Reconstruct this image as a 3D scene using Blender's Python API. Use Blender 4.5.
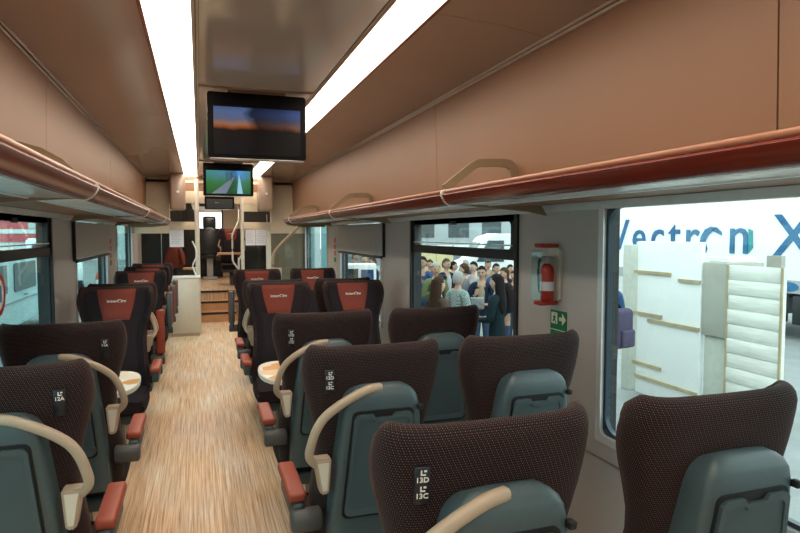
import bpy, bmesh, math, random
from mathutils import Vector, Matrix
random.seed(7)
PI = math.pi
for o in list(bpy.data.objects):
    bpy.data.objects.remove(o)
SC = bpy.context.scene
COL = SC.collection

# ---------------------------------------------------------------- camera, sky, exposure
cam_d = bpy.data.cameras.new('camera')
cam_d.lens = 27.0; cam_d.sensor_width = 36.0; cam_d.clip_start = 0.02; cam_d.clip_end = 300
cam = bpy.data.objects.new('camera', cam_d); COL.objects.link(cam)
YAW, PITCH = math.radians(18.5), math.radians(3.15)
cam.location = (0, 0, 1.6)
cam.rotation_euler = (PI/2 - PITCH, 0, -YAW)
SC.camera = cam
SC.view_settings.view_transform = 'Standard'
SC.view_settings.look = 'None'
SC.view_settings.gamma = 1.0
SC.view_settings.use_curve_mapping = False
SC.view_settings.exposure = 0.0
world = bpy.data.worlds.new('world'); SC.world = world; world.use_nodes = True
wn = world.node_tree.nodes; wl = world.node_tree.links
bg = wn['Background']
bg.inputs['Color'].default_value = (1.0, 0.985, 0.96, 1)
bg.inputs['Strength'].default_value = 3.0
STRIP_EMIT = 11.5
LIGHT_BOUNCES = 8
SC.cycles.max_bounces = 10; SC.cycles.transparent_max_bounces = 16
SC.cycles.sample_clamp_indirect = 6.0

# ---------------------------------------------------------------- materials
MATS = {}
def nodes_of(name):
    m = bpy.data.materials.new(name); m.use_nodes = True
    return m, m.node_tree.nodes, m.node_tree.links, m.node_tree.nodes['Principled BSDF']
def mat(name, col, rough=0.5, metal=0.0, var=0.06, scale=12.0, bump=0.0, coat=0.0, spec=0.5, stretch=None):
    """procedural principled material: colour with a little noise in it"""
    if name in MATS: return MATS[name]
    m, n, l, p = nodes_of(name)
    tc = n.new('ShaderNodeTexCoord'); mp = n.new('ShaderNodeMapping')
    if stretch: mp.inputs['Scale'].default_value = stretch
    nz = n.new('ShaderNodeTexNoise'); nz.inputs['Scale'].default_value = scale; nz.inputs['Detail'].default_value = 4
    rp = n.new('ShaderNodeValToRGB')
    rp.color_ramp.elements[0].position = .3; rp.color_ramp.elements[1].position = .7
    rp.color_ramp.elements[0].color = [max(0, c*(1-var)) for c in col] + [1]
    rp.color_ramp.elements[1].color = [min(1, c*(1+var)) for c in col] + [1]
    l.new(tc.outputs['Object'], mp.inputs['Vector']); l.new(mp.outputs['Vector'], nz.inputs['Vector'])
    l.new(nz.outputs['Fac'], rp.inputs['Fac']); l.new(rp.outputs['Color'], p.inputs['Base Color'])
    p.inputs['Roughness'].default_value = rough; p.inputs['Metallic'].default_value = metal
    p.inputs['Specular IOR Level'].default_value = spec
    if coat: p.inputs['Coat Weight'].default_value = coat; p.inputs['Coat Roughness'].default_value = .1
    if bump:
        b = n.new('ShaderNodeBump'); b.inputs['Strength'].default_value = bump; b.inputs['Distance'].default_value = .002
        l.new(nz.outputs['Fac'], b.inputs['Height']); l.new(b.outputs['Normal'], p.inputs['Normal'])
    MATS[name] = m
    return m
def emit_mat(name, col, strength):
    m, n, l, p = nodes_of(name)
    p.inputs['Base Color'].default_value = (*col, 1)
    p.inputs['Emission Color'].default_value = (*col, 1); p.inputs['Emission Strength'].default_value = strength
    MATS[name] = m; return m
def math_node(n, l, op, a, b=None):
    k = n.new('ShaderNodeMath'); k.operation = op
    for i, v in enumerate((a, b)):
        if v is None: continue
        if hasattr(v, 'links'): l.new(v, k.inputs[i])
        else: k.inputs[i].default_value = v
    return k.outputs[0]
def dotted_fabric():
    m, n, l, p = nodes_of('dotted_fabric')
    tc = n.new('ShaderNodeTexCoord'); sx = n.new('ShaderNodeSeparateXYZ'); l.new(tc.outputs['UV'], sx.inputs[0])
    P = .0058
    u = math_node(n, l, 'DIVIDE', sx.outputs[0], P); v = math_node(n, l, 'DIVIDE', sx.outputs[1], P)
    row = math_node(n, l, 'FLOOR', v); odd = math_node(n, l, 'MODULO', row, 2.0)
    u2 = math_node(n, l, 'ADD', u, math_node(n, l, 'MULTIPLY', odd, .5))
    fu = math_node(n, l, 'SUBTRACT', math_node(n, l, 'FRACT', u2), .5)
    fv = math_node(n, l, 'SUBTRACT', math_node(n, l, 'FRACT', v), .5)
    d = math_node(n, l, 'SQRT', math_node(n, l, 'ADD', math_node(n, l, 'MULTIPLY', fu, fu), math_node(n, l, 'MULTIPLY', fv, fv)))
    dot = math_node(n, l, 'LESS_THAN', d, .18)
    c = n.new('ShaderNodeMix'); c.data_type = 'RGBA'
    c.inputs[6].default_value = (.15, .165, .17, 1); c.inputs[7].default_value = (.18, .04, .03, 1)
    l.new(math_node(n, l, 'MODULO', math_node(n, l, 'ADD', math_node(n, l, 'FLOOR', u2), math_node(n, l, 'FLOOR', math_node(n, l, 'DIVIDE', row, 2.0))), 2.0), c.inputs[0])
    c2 = n.new('ShaderNodeMix'); c2.data_type = 'RGBA'
    c2.inputs[6].default_value = (.010, .0055, .0065, 1); l.new(c.outputs[2], c2.inputs[7]); l.new(dot, c2.inputs[0])
    l.new(c2.outputs[2], p.inputs['Base Color'])
    p.inputs['Roughness'].default_value = .85; p.inputs['Specular IOR Level'].default_value = .25
    p.inputs['Sheen Weight'].default_value = .06; p.inputs['Sheen Tint'].default_value = (.8, .45, .35, 1)
    MATS['dotted_fabric'] = m; return m
def floor_mat():
    m, n, l, p = nodes_of('wood_vinyl')
    tc = n.new('ShaderNodeTexCoord'); mp = n.new('ShaderNodeMapping'); mp.inputs['Scale'].default_value = (70, 1.0, 1)
    l.new(tc.outputs['Object'], mp.inputs['Vector'])
    nz = n.new('ShaderNodeTexNoise'); nz.inputs['Scale'].default_value = 1.6; nz.inputs['Detail'].default_value = 6; nz.inputs['Roughness'].default_value = .7
    l.new(mp.outputs['Vector'], nz.inputs['Vector'])
    rp = n.new('ShaderNodeValToRGB'); e = rp.color_ramp.elements
    e[0].position = .30; e[0].color = (.22, .125, .072, 1); e[1].position = .66; e[1].color = (.88, .77, .63, 1)
    x = e.new(.47); x.color = (.60, .455, .32, 1)
    l.new(nz.outputs['Fac'], rp.inputs['Fac'])
    mp2 = n.new('ShaderNodeMapping'); mp2.inputs['Scale'].default_value = (3.5, 1.1, 1); l.new(tc.outputs['Object'], mp2.inputs['Vector'])
    n2 = n.new('ShaderNodeTexNoise'); n2.inputs['Scale'].default_value = 1.2; n2.inputs['Detail'].default_value = 2; l.new(mp2.outputs['Vector'], n2.inputs['Vector'])
    r2 = n.new('ShaderNodeValToRGB'); r2.color_ramp.elements[0].position = .4; r2.color_ramp.elements[1].position = .62
    r2.color_ramp.elements[0].color = (1, .86, .70, 1); r2.color_ramp.elements[1].color = (1, 1, 1, 1)
    l.new(n2.outputs['Fac'], r2.inputs['Fac'])
    mx = n.new('ShaderNodeMix'); mx.data_type = 'RGBA'; mx.blend_type = 'MULTIPLY'; mx.inputs[0].default_value = 1
    l.new(rp.outputs['Color'], mx.inputs[6]); l.new(r2.outputs['Color'], mx.inputs[7]); l.new(mx.outputs[2], p.inputs['Base Color'])
    p.inputs['Roughness'].default_value = .42; p.inputs['Specular IOR Level'].default_value = .4
    MATS['wood_vinyl'] = m; return m
def glass_mat(name, tint, refl=.06):
    m = bpy.data.materials.new(name); m.use_nodes = True
    n, l = m.node_tree.nodes, m.node_tree.links; n.clear()
    out = n.new('ShaderNodeOutputMaterial'); t = n.new('ShaderNodeBsdfTransparent'); g = n.new('ShaderNodeBsdfGlossy')
    t.inputs['Color'].default_value = (*tint, 1); g.inputs['Roughness'].default_value = .02
    lw = n.new('ShaderNodeLayerWeight'); lw.inputs['Blend'].default_value = .5
    fr = math_node(n, l, 'ADD', math_node(n, l, 'MULTIPLY', math_node(n, l, 'POWER', lw.outputs['Facing'], 4.0), .5), .025)
    mx = n.new('ShaderNodeMixShader'); l.new(fr, mx.inputs[0]); l.new(t.outputs[0], mx.inputs[1]); l.new(g.outputs[0], mx.inputs[2])
    l.new(mx.outputs[0], out.inputs['Surface']); MATS[name] = m; return m
def screen_mat(name, stops, strength, axis=2, side=None):
    """a lit screen picture: vertical colour stops in generated coordinates, with a soft glow of a second picture"""
    m, n, l, p = nodes_of(name)
    tc = n.new('ShaderNodeTexCoord'); sx = n.new('ShaderNodeSeparateXYZ'); l.new(tc.outputs['Generated'], sx.inputs[0])
    nz = n.new('ShaderNodeTexNoise'); nz.inputs['Scale'].default_value = 3; nz.inputs['Detail'].default_value = 4
    l.new(tc.outputs['Generated'], nz.inputs['Vector'])
    zz = math_node(n, l, 'ADD', sx.outputs[2], math_node(n, l, 'MULTIPLY', math_node(n, l, 'SUBTRACT', nz.outputs['Fac'], .5), .22))
    rp = n.new('ShaderNodeValToRGB'); e = rp.color_ramp.elements
    e[0].position, e[0].color = stops[0][0], (*stops[0][1], 1); e[1].position, e[1].color = stops[-1][0], (*stops[-1][1], 1)
    for q, c in stops[1:-1]:
        k = e.new(q); k.color = (*c, 1)
    l.new(zz, rp.inputs['Fac'])
    src = rp.outputs['Color']
    if side:
        r2 = n.new('ShaderNodeValToRGB'); f = r2.color_ramp.elements
        f[0].position, f[0].color = side[0][0], (*side[0][1], 1); f[1].position, f[1].color = side[-1][0], (*side[-1][1], 1)
        for q, c in side[1:-1]:
            k = f.new(q); k.color = (*c, 1)
        l.new(math_node(n, l, 'ADD', sx.outputs[0], math_node(n, l, 'MULTIPLY', math_node(n, l, 'SUBTRACT', nz.outputs['Fac'], .5), .3)), r2.inputs['Fac'])
        mx = n.new('ShaderNodeMix'); mx.data_type = 'RGBA'; mx.blend_type = 'MULTIPLY'; mx.inputs[0].default_value = 1
        l.new(src, mx.inputs[6]); l.new(r2.outputs['Color'], mx.inputs[7]); src = mx.outputs[2]
    l.new(src, p.inputs['Emission Color']); p.inputs['Emission Strength'].default_value = strength
    p.inputs['Base Color'].default_value = (.004, .004, .005, 1); p.inputs['Roughness'].default_value = .35; p.inputs['Specular IOR Level'].default_value = .1
    MATS[name] = m; return m
def check_mat(name, a, b, size):
    m, n, l, p = nodes_of(name)
    tc = n.new('ShaderNodeTexCoord'); br = n.new('ShaderNodeTexChecker'); br.inputs['Scale'].default_value = size
    br.inputs['Color1'].default_value = (*a, 1); br.inputs['Color2'].default_value = (*b, 1)
    l.new(tc.outputs['Object'], br.inputs['Vector']); l.new(br.outputs['Color'], p.inputs['Base Color'])
    p.inputs['Roughness'].default_value = .8; MATS[name] = m; return m
def print_mat(name):
    """printed map on a table top: pale paper with orange patches"""
    m, n, l, p = nodes_of(name)
    tc = n.new('ShaderNodeTexCoord'); v = n.new('ShaderNodeTexVoronoi'); v.inputs['Scale'].default_value = 9
    l.new(tc.outputs['Object'], v.inputs['Vector'])
    sx = n.new('ShaderNodeSeparateColor'); l.new(v.outputs['Color'], sx.inputs[0])
    rp = n.new('ShaderNodeValToRGB'); rp.color_ramp.interpolation = 'CONSTANT'; e = rp.color_ramp.elements
    e[0].position = 0; e[0].color = (.78, .70, .58, 1); e[1].position = .75; e[1].color = (.80, .78, .72, 1)
    k = e.new(.35); k.color = (.62, .30, .10, 1); k = e.new(.55); k.color = (.72, .52, .33, 1)
    l.new(sx.outputs[0], rp.inputs['Fac']); l.new(rp.outputs['Color'], p.inputs['Base Color']); p.inputs['Roughness'].default_value = .35
    MATS[name] = m; return m

dotted_fabric(); floor_mat(); print_mat('map_print')
mat('dark_fabric', (.020, .014, .018), .9, var=.25, scale=180, bump=.3, spec=.2)
mat('red_fabric', (.20, .040, .027), .75, var=.10, scale=160, bump=.2, spec=.25)
mat('teal_plastic', (.055, .088, .100), .40, var=.05, scale=60)
mat('teal_dark', (.030, .055, .062), .45, var=.05)
mat('teal_tray', (.052, .086, .098), .36, var=.05)
mat('black_gap', (.006, .007, .008), .6, var=.1)
mat('beige_plastic', (.42, .335, .25), .42, var=.03)
mat('red_pad', (.30, .055, .028), .48, var=.06, scale=50)
mat('grey_plastic', (.07, .075, .075), .5)
mat('plaque', (.008, .014, .022), .35)
mat('white_print', (.80, .80, .78), .6, var=.02)
mat('wall_grey', (.47, .45, .445), .5, var=.03, scale=2)
mat('panel_tan', (.270, .142, .081), .46, var=.04, scale=1.5, spec=.4)
mat('ceiling_taupe', (.315, .230, .178), .20, var=.03, scale=1.5, spec=.6)
mat('ceiling_centre', (.47, .455, .43), .12, var=.03, scale=1.2, spec=.7)
mat('trim_metal', (.42, .34, .28), .28, .6, var=.05)
mat('alu', (.74, .77, .78), .3, .3, var=.05)
mat('rail_red', (.15, .017, .008), .24, var=.12, scale=3, spec=.5)
mat('rail_brown', (.17, .048, .032), .24, var=.12, scale=3, spec=.5)
mat('rail_top', (.36, .15, .085), .3, var=.05); mat('shelf_under', (.72, .76, .77), .22, .0, var=.05)
mat('olive_dark', (.15, .12, .08), .35); mat('arch_olive', (.27, .195, .12), .45, var=.04)
mat('rubber_black', (.010, .012, .014), .45, var=.1)
mat('gasket_blue', (.012, .035, .06), .3, var=.1)
mat('blind_grey', (.46, .44, .43), .6, var=.03)
mat('black_gloss', (.004, .004, .005), .45, var=.1, spec=.08)
mat('silver', (.5, .5, .5), .3, .5)
mat('white_paint', (.78, .80, .80), .4, var=.03)
mat('cream', (.66, .55, .42), .45, var=.04)
mat('cabinet_white', (.60, .56, .48), .4, var=.03)
mat('dark_panel', (.015, .017, .019), .25, var=.2)
mat('paper', (.72, .72, .80), .7, var=.03)
mat('ext_red', (.42, .03, .02), .35, var=.05)
mat('ext_grey', (.35, .37, .38), .4, var=.05)
mat('sign_green', (.0, .17, .07), .5, var=.03)
mat('sign_glow', (.75, .74, .55), .5, var=.02)
mat('label_red', (.55, .12, .10), .5)
mat('wood_light', (.58, .33, .17), .4, var=.2, scale=3, stretch=(1, 12, 1))
glass_mat('train_glass', (.82, .945, .94)); glass_mat('train_glass_teal', (.66, .88, .88)); glass_mat('clear_glass', (.93, .96, .95)); glass_mat('dark_glass', (.30, .36, .42))
glass_mat('cover_clear', (.90, .92, .90))
emit_mat('strip_light', (1.0, .86, .70), STRIP_EMIT)

# ---------------------------------------------------------------- mesh helpers
def obj(name, data, m=None, parent=None, loc=None, rot=None):
    """link ONE object; data is a bmesh (freed here) or a mesh to share"""
    if isinstance(data, bmesh.types.BMesh):
        me = bpy.data.meshes.new(name); data.normal_update(); data.to_mesh(me); data.free()
    else: me = data
    if m is not None and not me.materials:
        for k in (m if isinstance(m, (list, tuple)) else [m]): me.materials.append(MATS[k])
    o = bpy.data.objects.new(name, me); COL.objects.link(o)
    if parent: o.parent = parent
    if loc is not None: o.location = loc
    if rot is not None: o.rotation_euler = rot
    return o
def empty(name, loc=(0, 0, 0), rz=0.0):
    o = bpy.data.objects.new(name, None); o.empty_display_size = .1; COL.objects.link(o)
    o.location = loc; o.rotation_euler = (0, 0, rz); return o
def tag(o, label, cat, group=None, kind=None):
    if label: o['label'] = label
    if cat: o['category'] = cat
    if group: o['group'] = group
    if kind: o['kind'] = kind
    return o
def struct(o, label=None, cat=None):
    o['kind'] = 'structure'
    if label: o['label'] = label
    if cat: o['category'] = cat
    return o
def smooth(bm, ang=40):
    for f in bm.faces: f.smooth = True
    for e in bm.edges:
        if len(e.link_faces) == 2 and e.calc_face_angle(0) > math.radians(ang): e.smooth = False
    return bm
def box(bm, x0, x1, y0, y1, z0, z1):
    v = [bm.verts.new((x, y, z)) for x in (x0, x1) for y in (y0, y1) for z in (z0, z1)]
    for q in ((0, 1, 3, 2), (4, 6, 7, 5), (0, 4, 5, 1), (2, 3, 7, 6), (0, 2, 6, 4), (1, 5, 7, 3)):
        bm.faces.new([v[i] for i in q])
    return bm
def BX(x0, x1, y0, y1, z0, z1, bev=0.0, seg=2):
    bm = bmesh.new(); box(bm, x0, x1, y0, y1, z0, z1)
    if bev:
        bmesh.ops.bevel(bm, geom=list(bm.edges), offset=bev, segments=seg, profile=.5, affect='EDGES'); smooth(bm, 50)
    bmesh.ops.recalc_face_normals(bm, faces=bm.faces); return bm
def loft(rings, closed=True, caps=True, uvs=None):
    bm = bmesh.new(); vs = [[bm.verts.new(p) for p in r] for r in rings]
    uvl = bm.loops.layers.uv.new('UVMap') if uvs else None
    n = len(rings[0])
    for i in range(len(rings)-1):
        for j in range(n if closed else n-1):
            k = (j+1) % n
            f = bm.faces.new((vs[i][j], vs[i][k], vs[i+1][k], vs[i+1][j]))
            if uvs:
                kk = j+1
                for lp, (a, b) in zip(f.loops, ((i, j), (i, kk), (i+1, kk), (i+1, j))): lp[uvl].uv = uvs[a][b]
    if caps and closed:
        for r in (vs[0], vs[-1]):
            try: bm.faces.new(r)
            except ValueError: pass
    bmesh.ops.recalc_face_normals(bm, faces=bm.faces)
    return bm
def tube(pts, r, n=10, flat=1.0, up=(0, 0, 1)):
    """sweep an elliptic section along points"""
    pts = [Vector(p) for p in pts]; rings = []
    for i, p in enumerate(pts):
        t = (pts[min(i+1, len(pts)-1)] - pts[max(i-1, 0)]).normalized()
        a = Vector(up).cross(t)
        if a.length < 1e-4: a = Vector((1, 0, 0)).cross(t)
        a.normalize(); b = t.cross(a).normalized()
        rr = r[i] if isinstance(r, (list, tuple)) else r
        rings.append([p + a*(rr*math.cos(2*PI*k/n)) + b*(rr*flat*math.sin(2*PI*k/n)) for k in range(n)])
    return smooth(loft(rings), 60)
def spline(pts, sub=6):
    P = [Vector(p) for p in pts]; out = []
    for i in range(len(P)-1):
        p0, p1, p2, p3 = P[max(i-1, 0)], P[i], P[i+1], P[min(i+2, len(P)-1)]
        for k in range(sub):
            t = k/sub
            out.append(.5*((2*p1)+(-p0+p2)*t+(2*p0-5*p1+4*p2-p3)*t*t+(-p0+3*p1-3*p2+p3)*t**3))
    out.append(P[-1]); return out
def rrect(w, h, r, n=5):
    """rounded rectangle outline, centred, as (u, v)"""
    pts = []
    for cx, cy, a0 in ((w-r, h-r, 0), (-w+r, h-r, PI/2), (-w+r, -h+r, PI), (w-r, -h+r, 1.5*PI)):
        for k in range(n+1):
            a = a0 + PI/2*k/n; pts.append((cx+r*math.cos(a), cy+r*math.sin(a)))
    return pts
def plate(outline, d0, d1, axis='y', bev=0.0):
    """prism of a 2-D outline; axis y: outline is (x,z) between y=d0 and d1; axis x: (y,z); axis z: (x,y)"""
    def P(u, v, d): return {'y': (u, d, v), 'x': (d, u, v), 'z': (u, v, d)}[axis]
    bm = loft([[P(u, v, d0) for u, v in outline], [P(u, v, d1) for u, v in outline]])
    if bev:
        bmesh.ops.bevel(bm, geom=[e for e in bm.edges if e.calc_face_angle(0) > 1.2], offset=bev, segments=2, affect='EDGES')
    return smooth(bm, 45)
def ring_plate(outer, inner, d0, d1, axis='x'):
    """flat ring between two outlines with equal numbers of points"""
    def P(u, v, d): return {'y': (u, d, v), 'x': (d, u, v), 'z': (u, v, d)}[axis]
    rings = [[P(u, v, d) for u, v in q] for q, d in ((outer, d0), (outer, d1), (inner, d1), (inner, d0), (outer, d0))]
    bm = loft(rings, caps=False); bmesh.ops.remove_doubles(bm, verts=bm.verts, dist=1e-5)
    bmesh.ops.recalc_face_normals(bm, faces=bm.faces); return smooth(bm, 40)
def text_mesh(s, size, depth=.001, bold=0.0, align='CENTER'):
    c = bpy.data.curves.new('lettering', 'FONT'); c.body = s; c.size = size; c.extrude = depth; c.align_x = align; c.align_y = 'CENTER'
    c.offset = bold; c.resolution_u = 3
    t = bpy.data.objects.new('lettering', c); COL.objects.link(t)
    dg = bpy.context.evaluated_depsgraph_get()
    me = bpy.data.meshes.new_from_object(t.evaluated_get(dg)); bpy.data.objects.remove(t); bpy.data.curves.remove(c)
    me.materials.clear(); return me
CACHE = {}
def cached(key, fn):
    if key not in CACHE:
        bm = fn()
        if isinstance(bm, bmesh.types.BMesh):
            me = bpy.data.meshes.new(key if isinstance(key, str) else key[0]); bm.normal_update(); bm.to_mesh(me); bm.free(); bm = me
        CACHE[key] = bm
    return CACHE[key]

# ---------------------------------------------------------------- setting out
XC = .360                       # centre line of the coach
XL, XR = -.99, 1.70             # inner faces of the side walls
Y0, Y1 = -4.0, 15.8
ZC = 2.465
WIN = [(-2.24, -.44), (.40, 2.245), (2.99, 4.77), (5.63, 7.42), (8.27, 10.06)]
ZB, ZT = .68, 1.747

# ---------------------------------------------------------------- floor, walls, ceiling
floor = struct(obj('floor', BX(XL-.08, XR+.08, Y0, 11.9, -.06, 0), 'wood_vinyl'))
platform = struct(obj('floor', BX(XL-.08, XR+.08, 11.9, Y1, -.06, .51), 'wood_vinyl'))
for k in range(2):
    s = struct(obj('floor', BX(-.06, .70, 11.3+.3*k, 11.9, .17*k, .17*(k+1)), 'wood_light'))
for k in range(3):
    y = 11.3+.3*k
    obj('step_nosing', BX(-.06, .70, y-.012, y+.02, .17*(k+1)-.03, .17*(k+1)+.006), 'rubber_black', floor)

def side_wall(name, x0, x1):
    bm = bmesh.new()
    box(bm, x0, x1, Y0, Y1, -.06, ZB); box(bm, x0, x1, Y0, Y1, ZT, 1.80)
    ys = [Y0] + [v for w in WIN for v in w] + [Y1]
    for i in range(0, len(ys), 2): box(bm, x0, x1, ys[i], ys[i+1], ZB, ZT)
    bmesh.ops.recalc_face_normals(bm, faces=bm.faces)
    return struct(obj(name, bm, 'wall_grey'))
wall_right = side_wall('wall_right', XR, XR+.08)
wall_left = side_wall('wall_left', XL-.08, XL)
wall_back = struct(obj('wall_back', BX(XL-.08, XR+.08, Y0-.06, Y0, -.06, 2.6), 'panel_tan'))
for sx, w in ((1, wall_right), (-1, wall_left)):
    X = lambda h: XC + sx*h
    # seam line below the sill and the upper tan panels, one panel per 2.6 m
    prof = [(1.140, 1.758), (1.136, 1.95), (1.130, 2.15), (1.122, 2.455)]
    outp = [(1.165, 1.758), (1.161, 1.95), (1.155, 2.15), (1.147, 2.455)]
    edges = [Y0, -1.24, 1.24, 3.70, 6.18, 8.66, 10.1]
    for a, b in zip(edges[:-1], edges[1:]):
        sec = prof + outp[::-1]
        bm = loft([[(X(h), y, z) for h, z in sec] for y in (a+.003, b-.003)])
        obj('panel', smooth(bm, 30), 'panel_tan', w)
    # dark backing behind the joints
    obj('panel_backing', smooth(loft([[(X(h+.02), y, z) for h, z in prof + outp[::-1]] for y in (Y0, Y1)]), 30), 'rubber_black', w)
    if sx > 0:
        obj('panel_trim', BX(X(1.31), X(1.345), Y0, 10.1, 1.708, 1.742), 'alu', w)
    else:
        obj('panel_trim', BX(X(1.345), X(1.31), Y0, 10.1, 1.708, 1.742), 'alu', w)
    # end-compartment upper wall
    obj('panel', smooth(loft([[(X(h), y, z) for h, z in prof + outp[::-1]] for y in (10.2, Y1)]), 30), 'cream', w)

ceiling = struct(empty('ceiling', (0, 0, 0)))
obj('roof_skin', BX(XL-.08, XR+.08, Y0, Y1, 2.55, 2.60), 'rubber_black', ceiling)
obj('roof_side', BX(XR+.06, XR+.10, Y0, Y1, 1.78, 2.58), 'rubber_black', ceiling)
obj('roof_side', BX(XL-.10, XL-.06, Y0, Y1, 1.78, 2.58), 'rubber_black', ceiling)
cuts = [Y0, -.3, 2.35, 5.0, 7.6, 10.1]
for sx in (1, -1):
    X = lambda h: XC + sx*h
    for a, b in zip(cuts[:-1], cuts[1:]):
        sec = [(.575, 2.503), (.70, 2.502), (.90, 2.490), (1.112, 2.462), (1.112, 2.482), (.90, 2.51), (.575, 2.525)]
        obj('side_panel', smooth(loft([[(X(h), y, z) for h, z in sec] for y in (a+.002, b-.002)]), 30), 'ceiling_taupe', ceiling)
    for h, w_, z, mm in ((.567, .008, 2.494, 'rail_brown'), (.368, .006, 2.488, 'trim_metal'), (.352, .005, 2.485, 'trim_metal')):
        a, b = sorted((X(h-w_), X(h+w_)))
        obj('light_trim', BX(a, b, Y0, 10.1, z, 2.54), mm, ceiling)
    for h, z in ((1.106, 2.452), (1.120, 2.440)):
        a, b = sorted((X(h-.005), X(h+.005)))
        obj('joint_trim', BX(a, b, Y0, 10.1, z, z+.03, .003, 1), 'trim_metal', ceiling)
ccuts = [Y0, -.1, 3.84, 7.75, 10.1]
for a, b in zip(ccuts[:-1], ccuts[1:]):
    obj('centre_panel', BX(XC-.345, XC+.345, a+.003, b-.003, 2.49, 2.51), 'ceiling_centre', ceiling)
    obj('cross_trim', BX(XC-.345, XC+.345, b-.012, b+.012, 2.478, 2.492), 'trim_metal', ceiling)
obj('end_ceiling', BX(XL, XR, 10.1, Y1, 2.40, 2.44), 'cream', ceiling)
for sx, where in ((1, 'platform side'), (-1, 'single seat side')):
    X = lambda h: XC + sx*h
    r = tag(empty('ceiling_light', (X(.465), 0, 2.502)), 'long white strip light let into the ceiling above the ' + ('double seats' if sx > 0 else 'single seats'), 'light', 'ceiling strip lights')
    ys = [Y0, -1.3, 1.3, 3.9, 6.5, 10.1]
    for a, b in zip(ys[:-1], ys[1:]):
        obj('diffuser', BX(-.088, .088, a+.002, b-.002, 0, .02), 'strip_light', r)
# added fill lights: glowing panels sized to brighten the dark end and steps
for y in (11.0, 13.6):
    r = tag(obj('fill_panel', BX(.05, .65, y-.5, y+.5, 2.385, 2.40), 'strip_light'), 'added fill light panel in the low ceiling ' + ('above the entrance steps' if y < 12 else 'above the raised driver end'), 'light')

# ---------------------------------------------------------------- windows
def window(idx, side, y0, y1, hopper):
    s = 1 if side == 'right' else -1
    xw = XR if s > 0 else XL
    r = struct(empty('window_%d' % idx, (xw, (y0+y1)/2, (ZB+ZT)/2)))
    hw, hh = (y1-y0)/2, (ZT-ZB)/2
    def put(nm, bm, m): return obj(nm, bm, m, r)
    def rng(a, b): return (a, b) if s > 0 else (-b, -a)
    put('window_frame', ring_plate(rrect(hw+.012, hh+.012, .012), rrect(hw-.022, hh-.022, .03), *rng(-.014, .03)), 'rubber_black' if hopper else 'alu')
    put('gasket', ring_plate(rrect(hw-.02, hh-.02, .03), rrect(hw-.036, hh-.038, .07), *rng(.004, .026)), 'rubber_black' if hopper else 'gasket_blue')
    put('reveal', ring_plate(rrect(hw+.0, hh+.0, .012), rrect(hw-.008, hh-.008, .02), *rng(.03, .085)), 'rubber_black')
    put('pane', plate(rrect(hw-.03, hh-.034, .07), *rng(.014, .020), axis='x'), 'train_glass' if s > 0 else 'train_glass_teal')
    if hopper:
        zb = .262
        put('hopper_bar', BX(*rng(-.004, .05), -hw+.03, hw-.03, zb-.030, zb+.030, .006), 'rubber_black')
        put('hopper_frame', ring_plate([(u, v+.374) for u, v in rrect(hw-.05, .12, .03)], [(u, v+.374) for u, v in rrect(hw-.085, .082, .03)], *rng(.0, .05)), 'rubber_black')
        put('hopper_trim', BX(*rng(-.008, .0), -hw+.06, hw-.06, zb+.052, zb+.06), 'alu')
        put('hopper_catch', BX(*rng(-.02, .0), -.05, .05, zb+.40-.235+.02, zb+.43-.235+.02, .005), 'rubber_black')
        put('window_seal', BX(*rng(.0, .05), -hw+.02, hw-.02, hh-.075, hh-.02), 'rubber_black')
    return r
k = 1
for side in ('right', 'left'):
    for i, (a, b) in enumerate(WIN):
        window(k, side, a, b, hopper=(i == 2)); k += 1
# blinds half down on the third windows
for side, xw, s in (('platform crowd', XR, 1), ('parked cars', XL, -1)):
    r = tag(empty('roller_blind', (xw, 6.525, 1.70)), 'grey blind pulled half down over the window facing the ' + side, 'blind')
    f = lambda a, b: (a, b) if s > 0 else (-b, -a)
    obj('blind_panel', BX(*f(-.026, -.008), -.98, .955, -.315, 0, .006), 'blind_grey', r)
    obj('bottom_bar', BX(*f(-.030, -.006), -.93, .93, -.345, -.318, .005), 'rubber_black', r)
    obj('side_rail', BX(*f(-.028, -.004), -1.00, -.985, -.33, 0), 'rubber_black', r)
# lower wall seam trims
trim = struct(obj('trim_1', BX(XR-.006, XR+.002, Y0, 10.1, .585, .592), 'trim_metal'))
trim = struct(obj('baseboard_right', BX(XR-.02, XR, Y0, 10.1, 0, .10, .005), 'grey_plastic'))
trim = struct(obj('baseboard_left', BX(XL, XL+.02, Y0, 10.1, 0, .10, .005), 'grey_plastic'))

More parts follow.
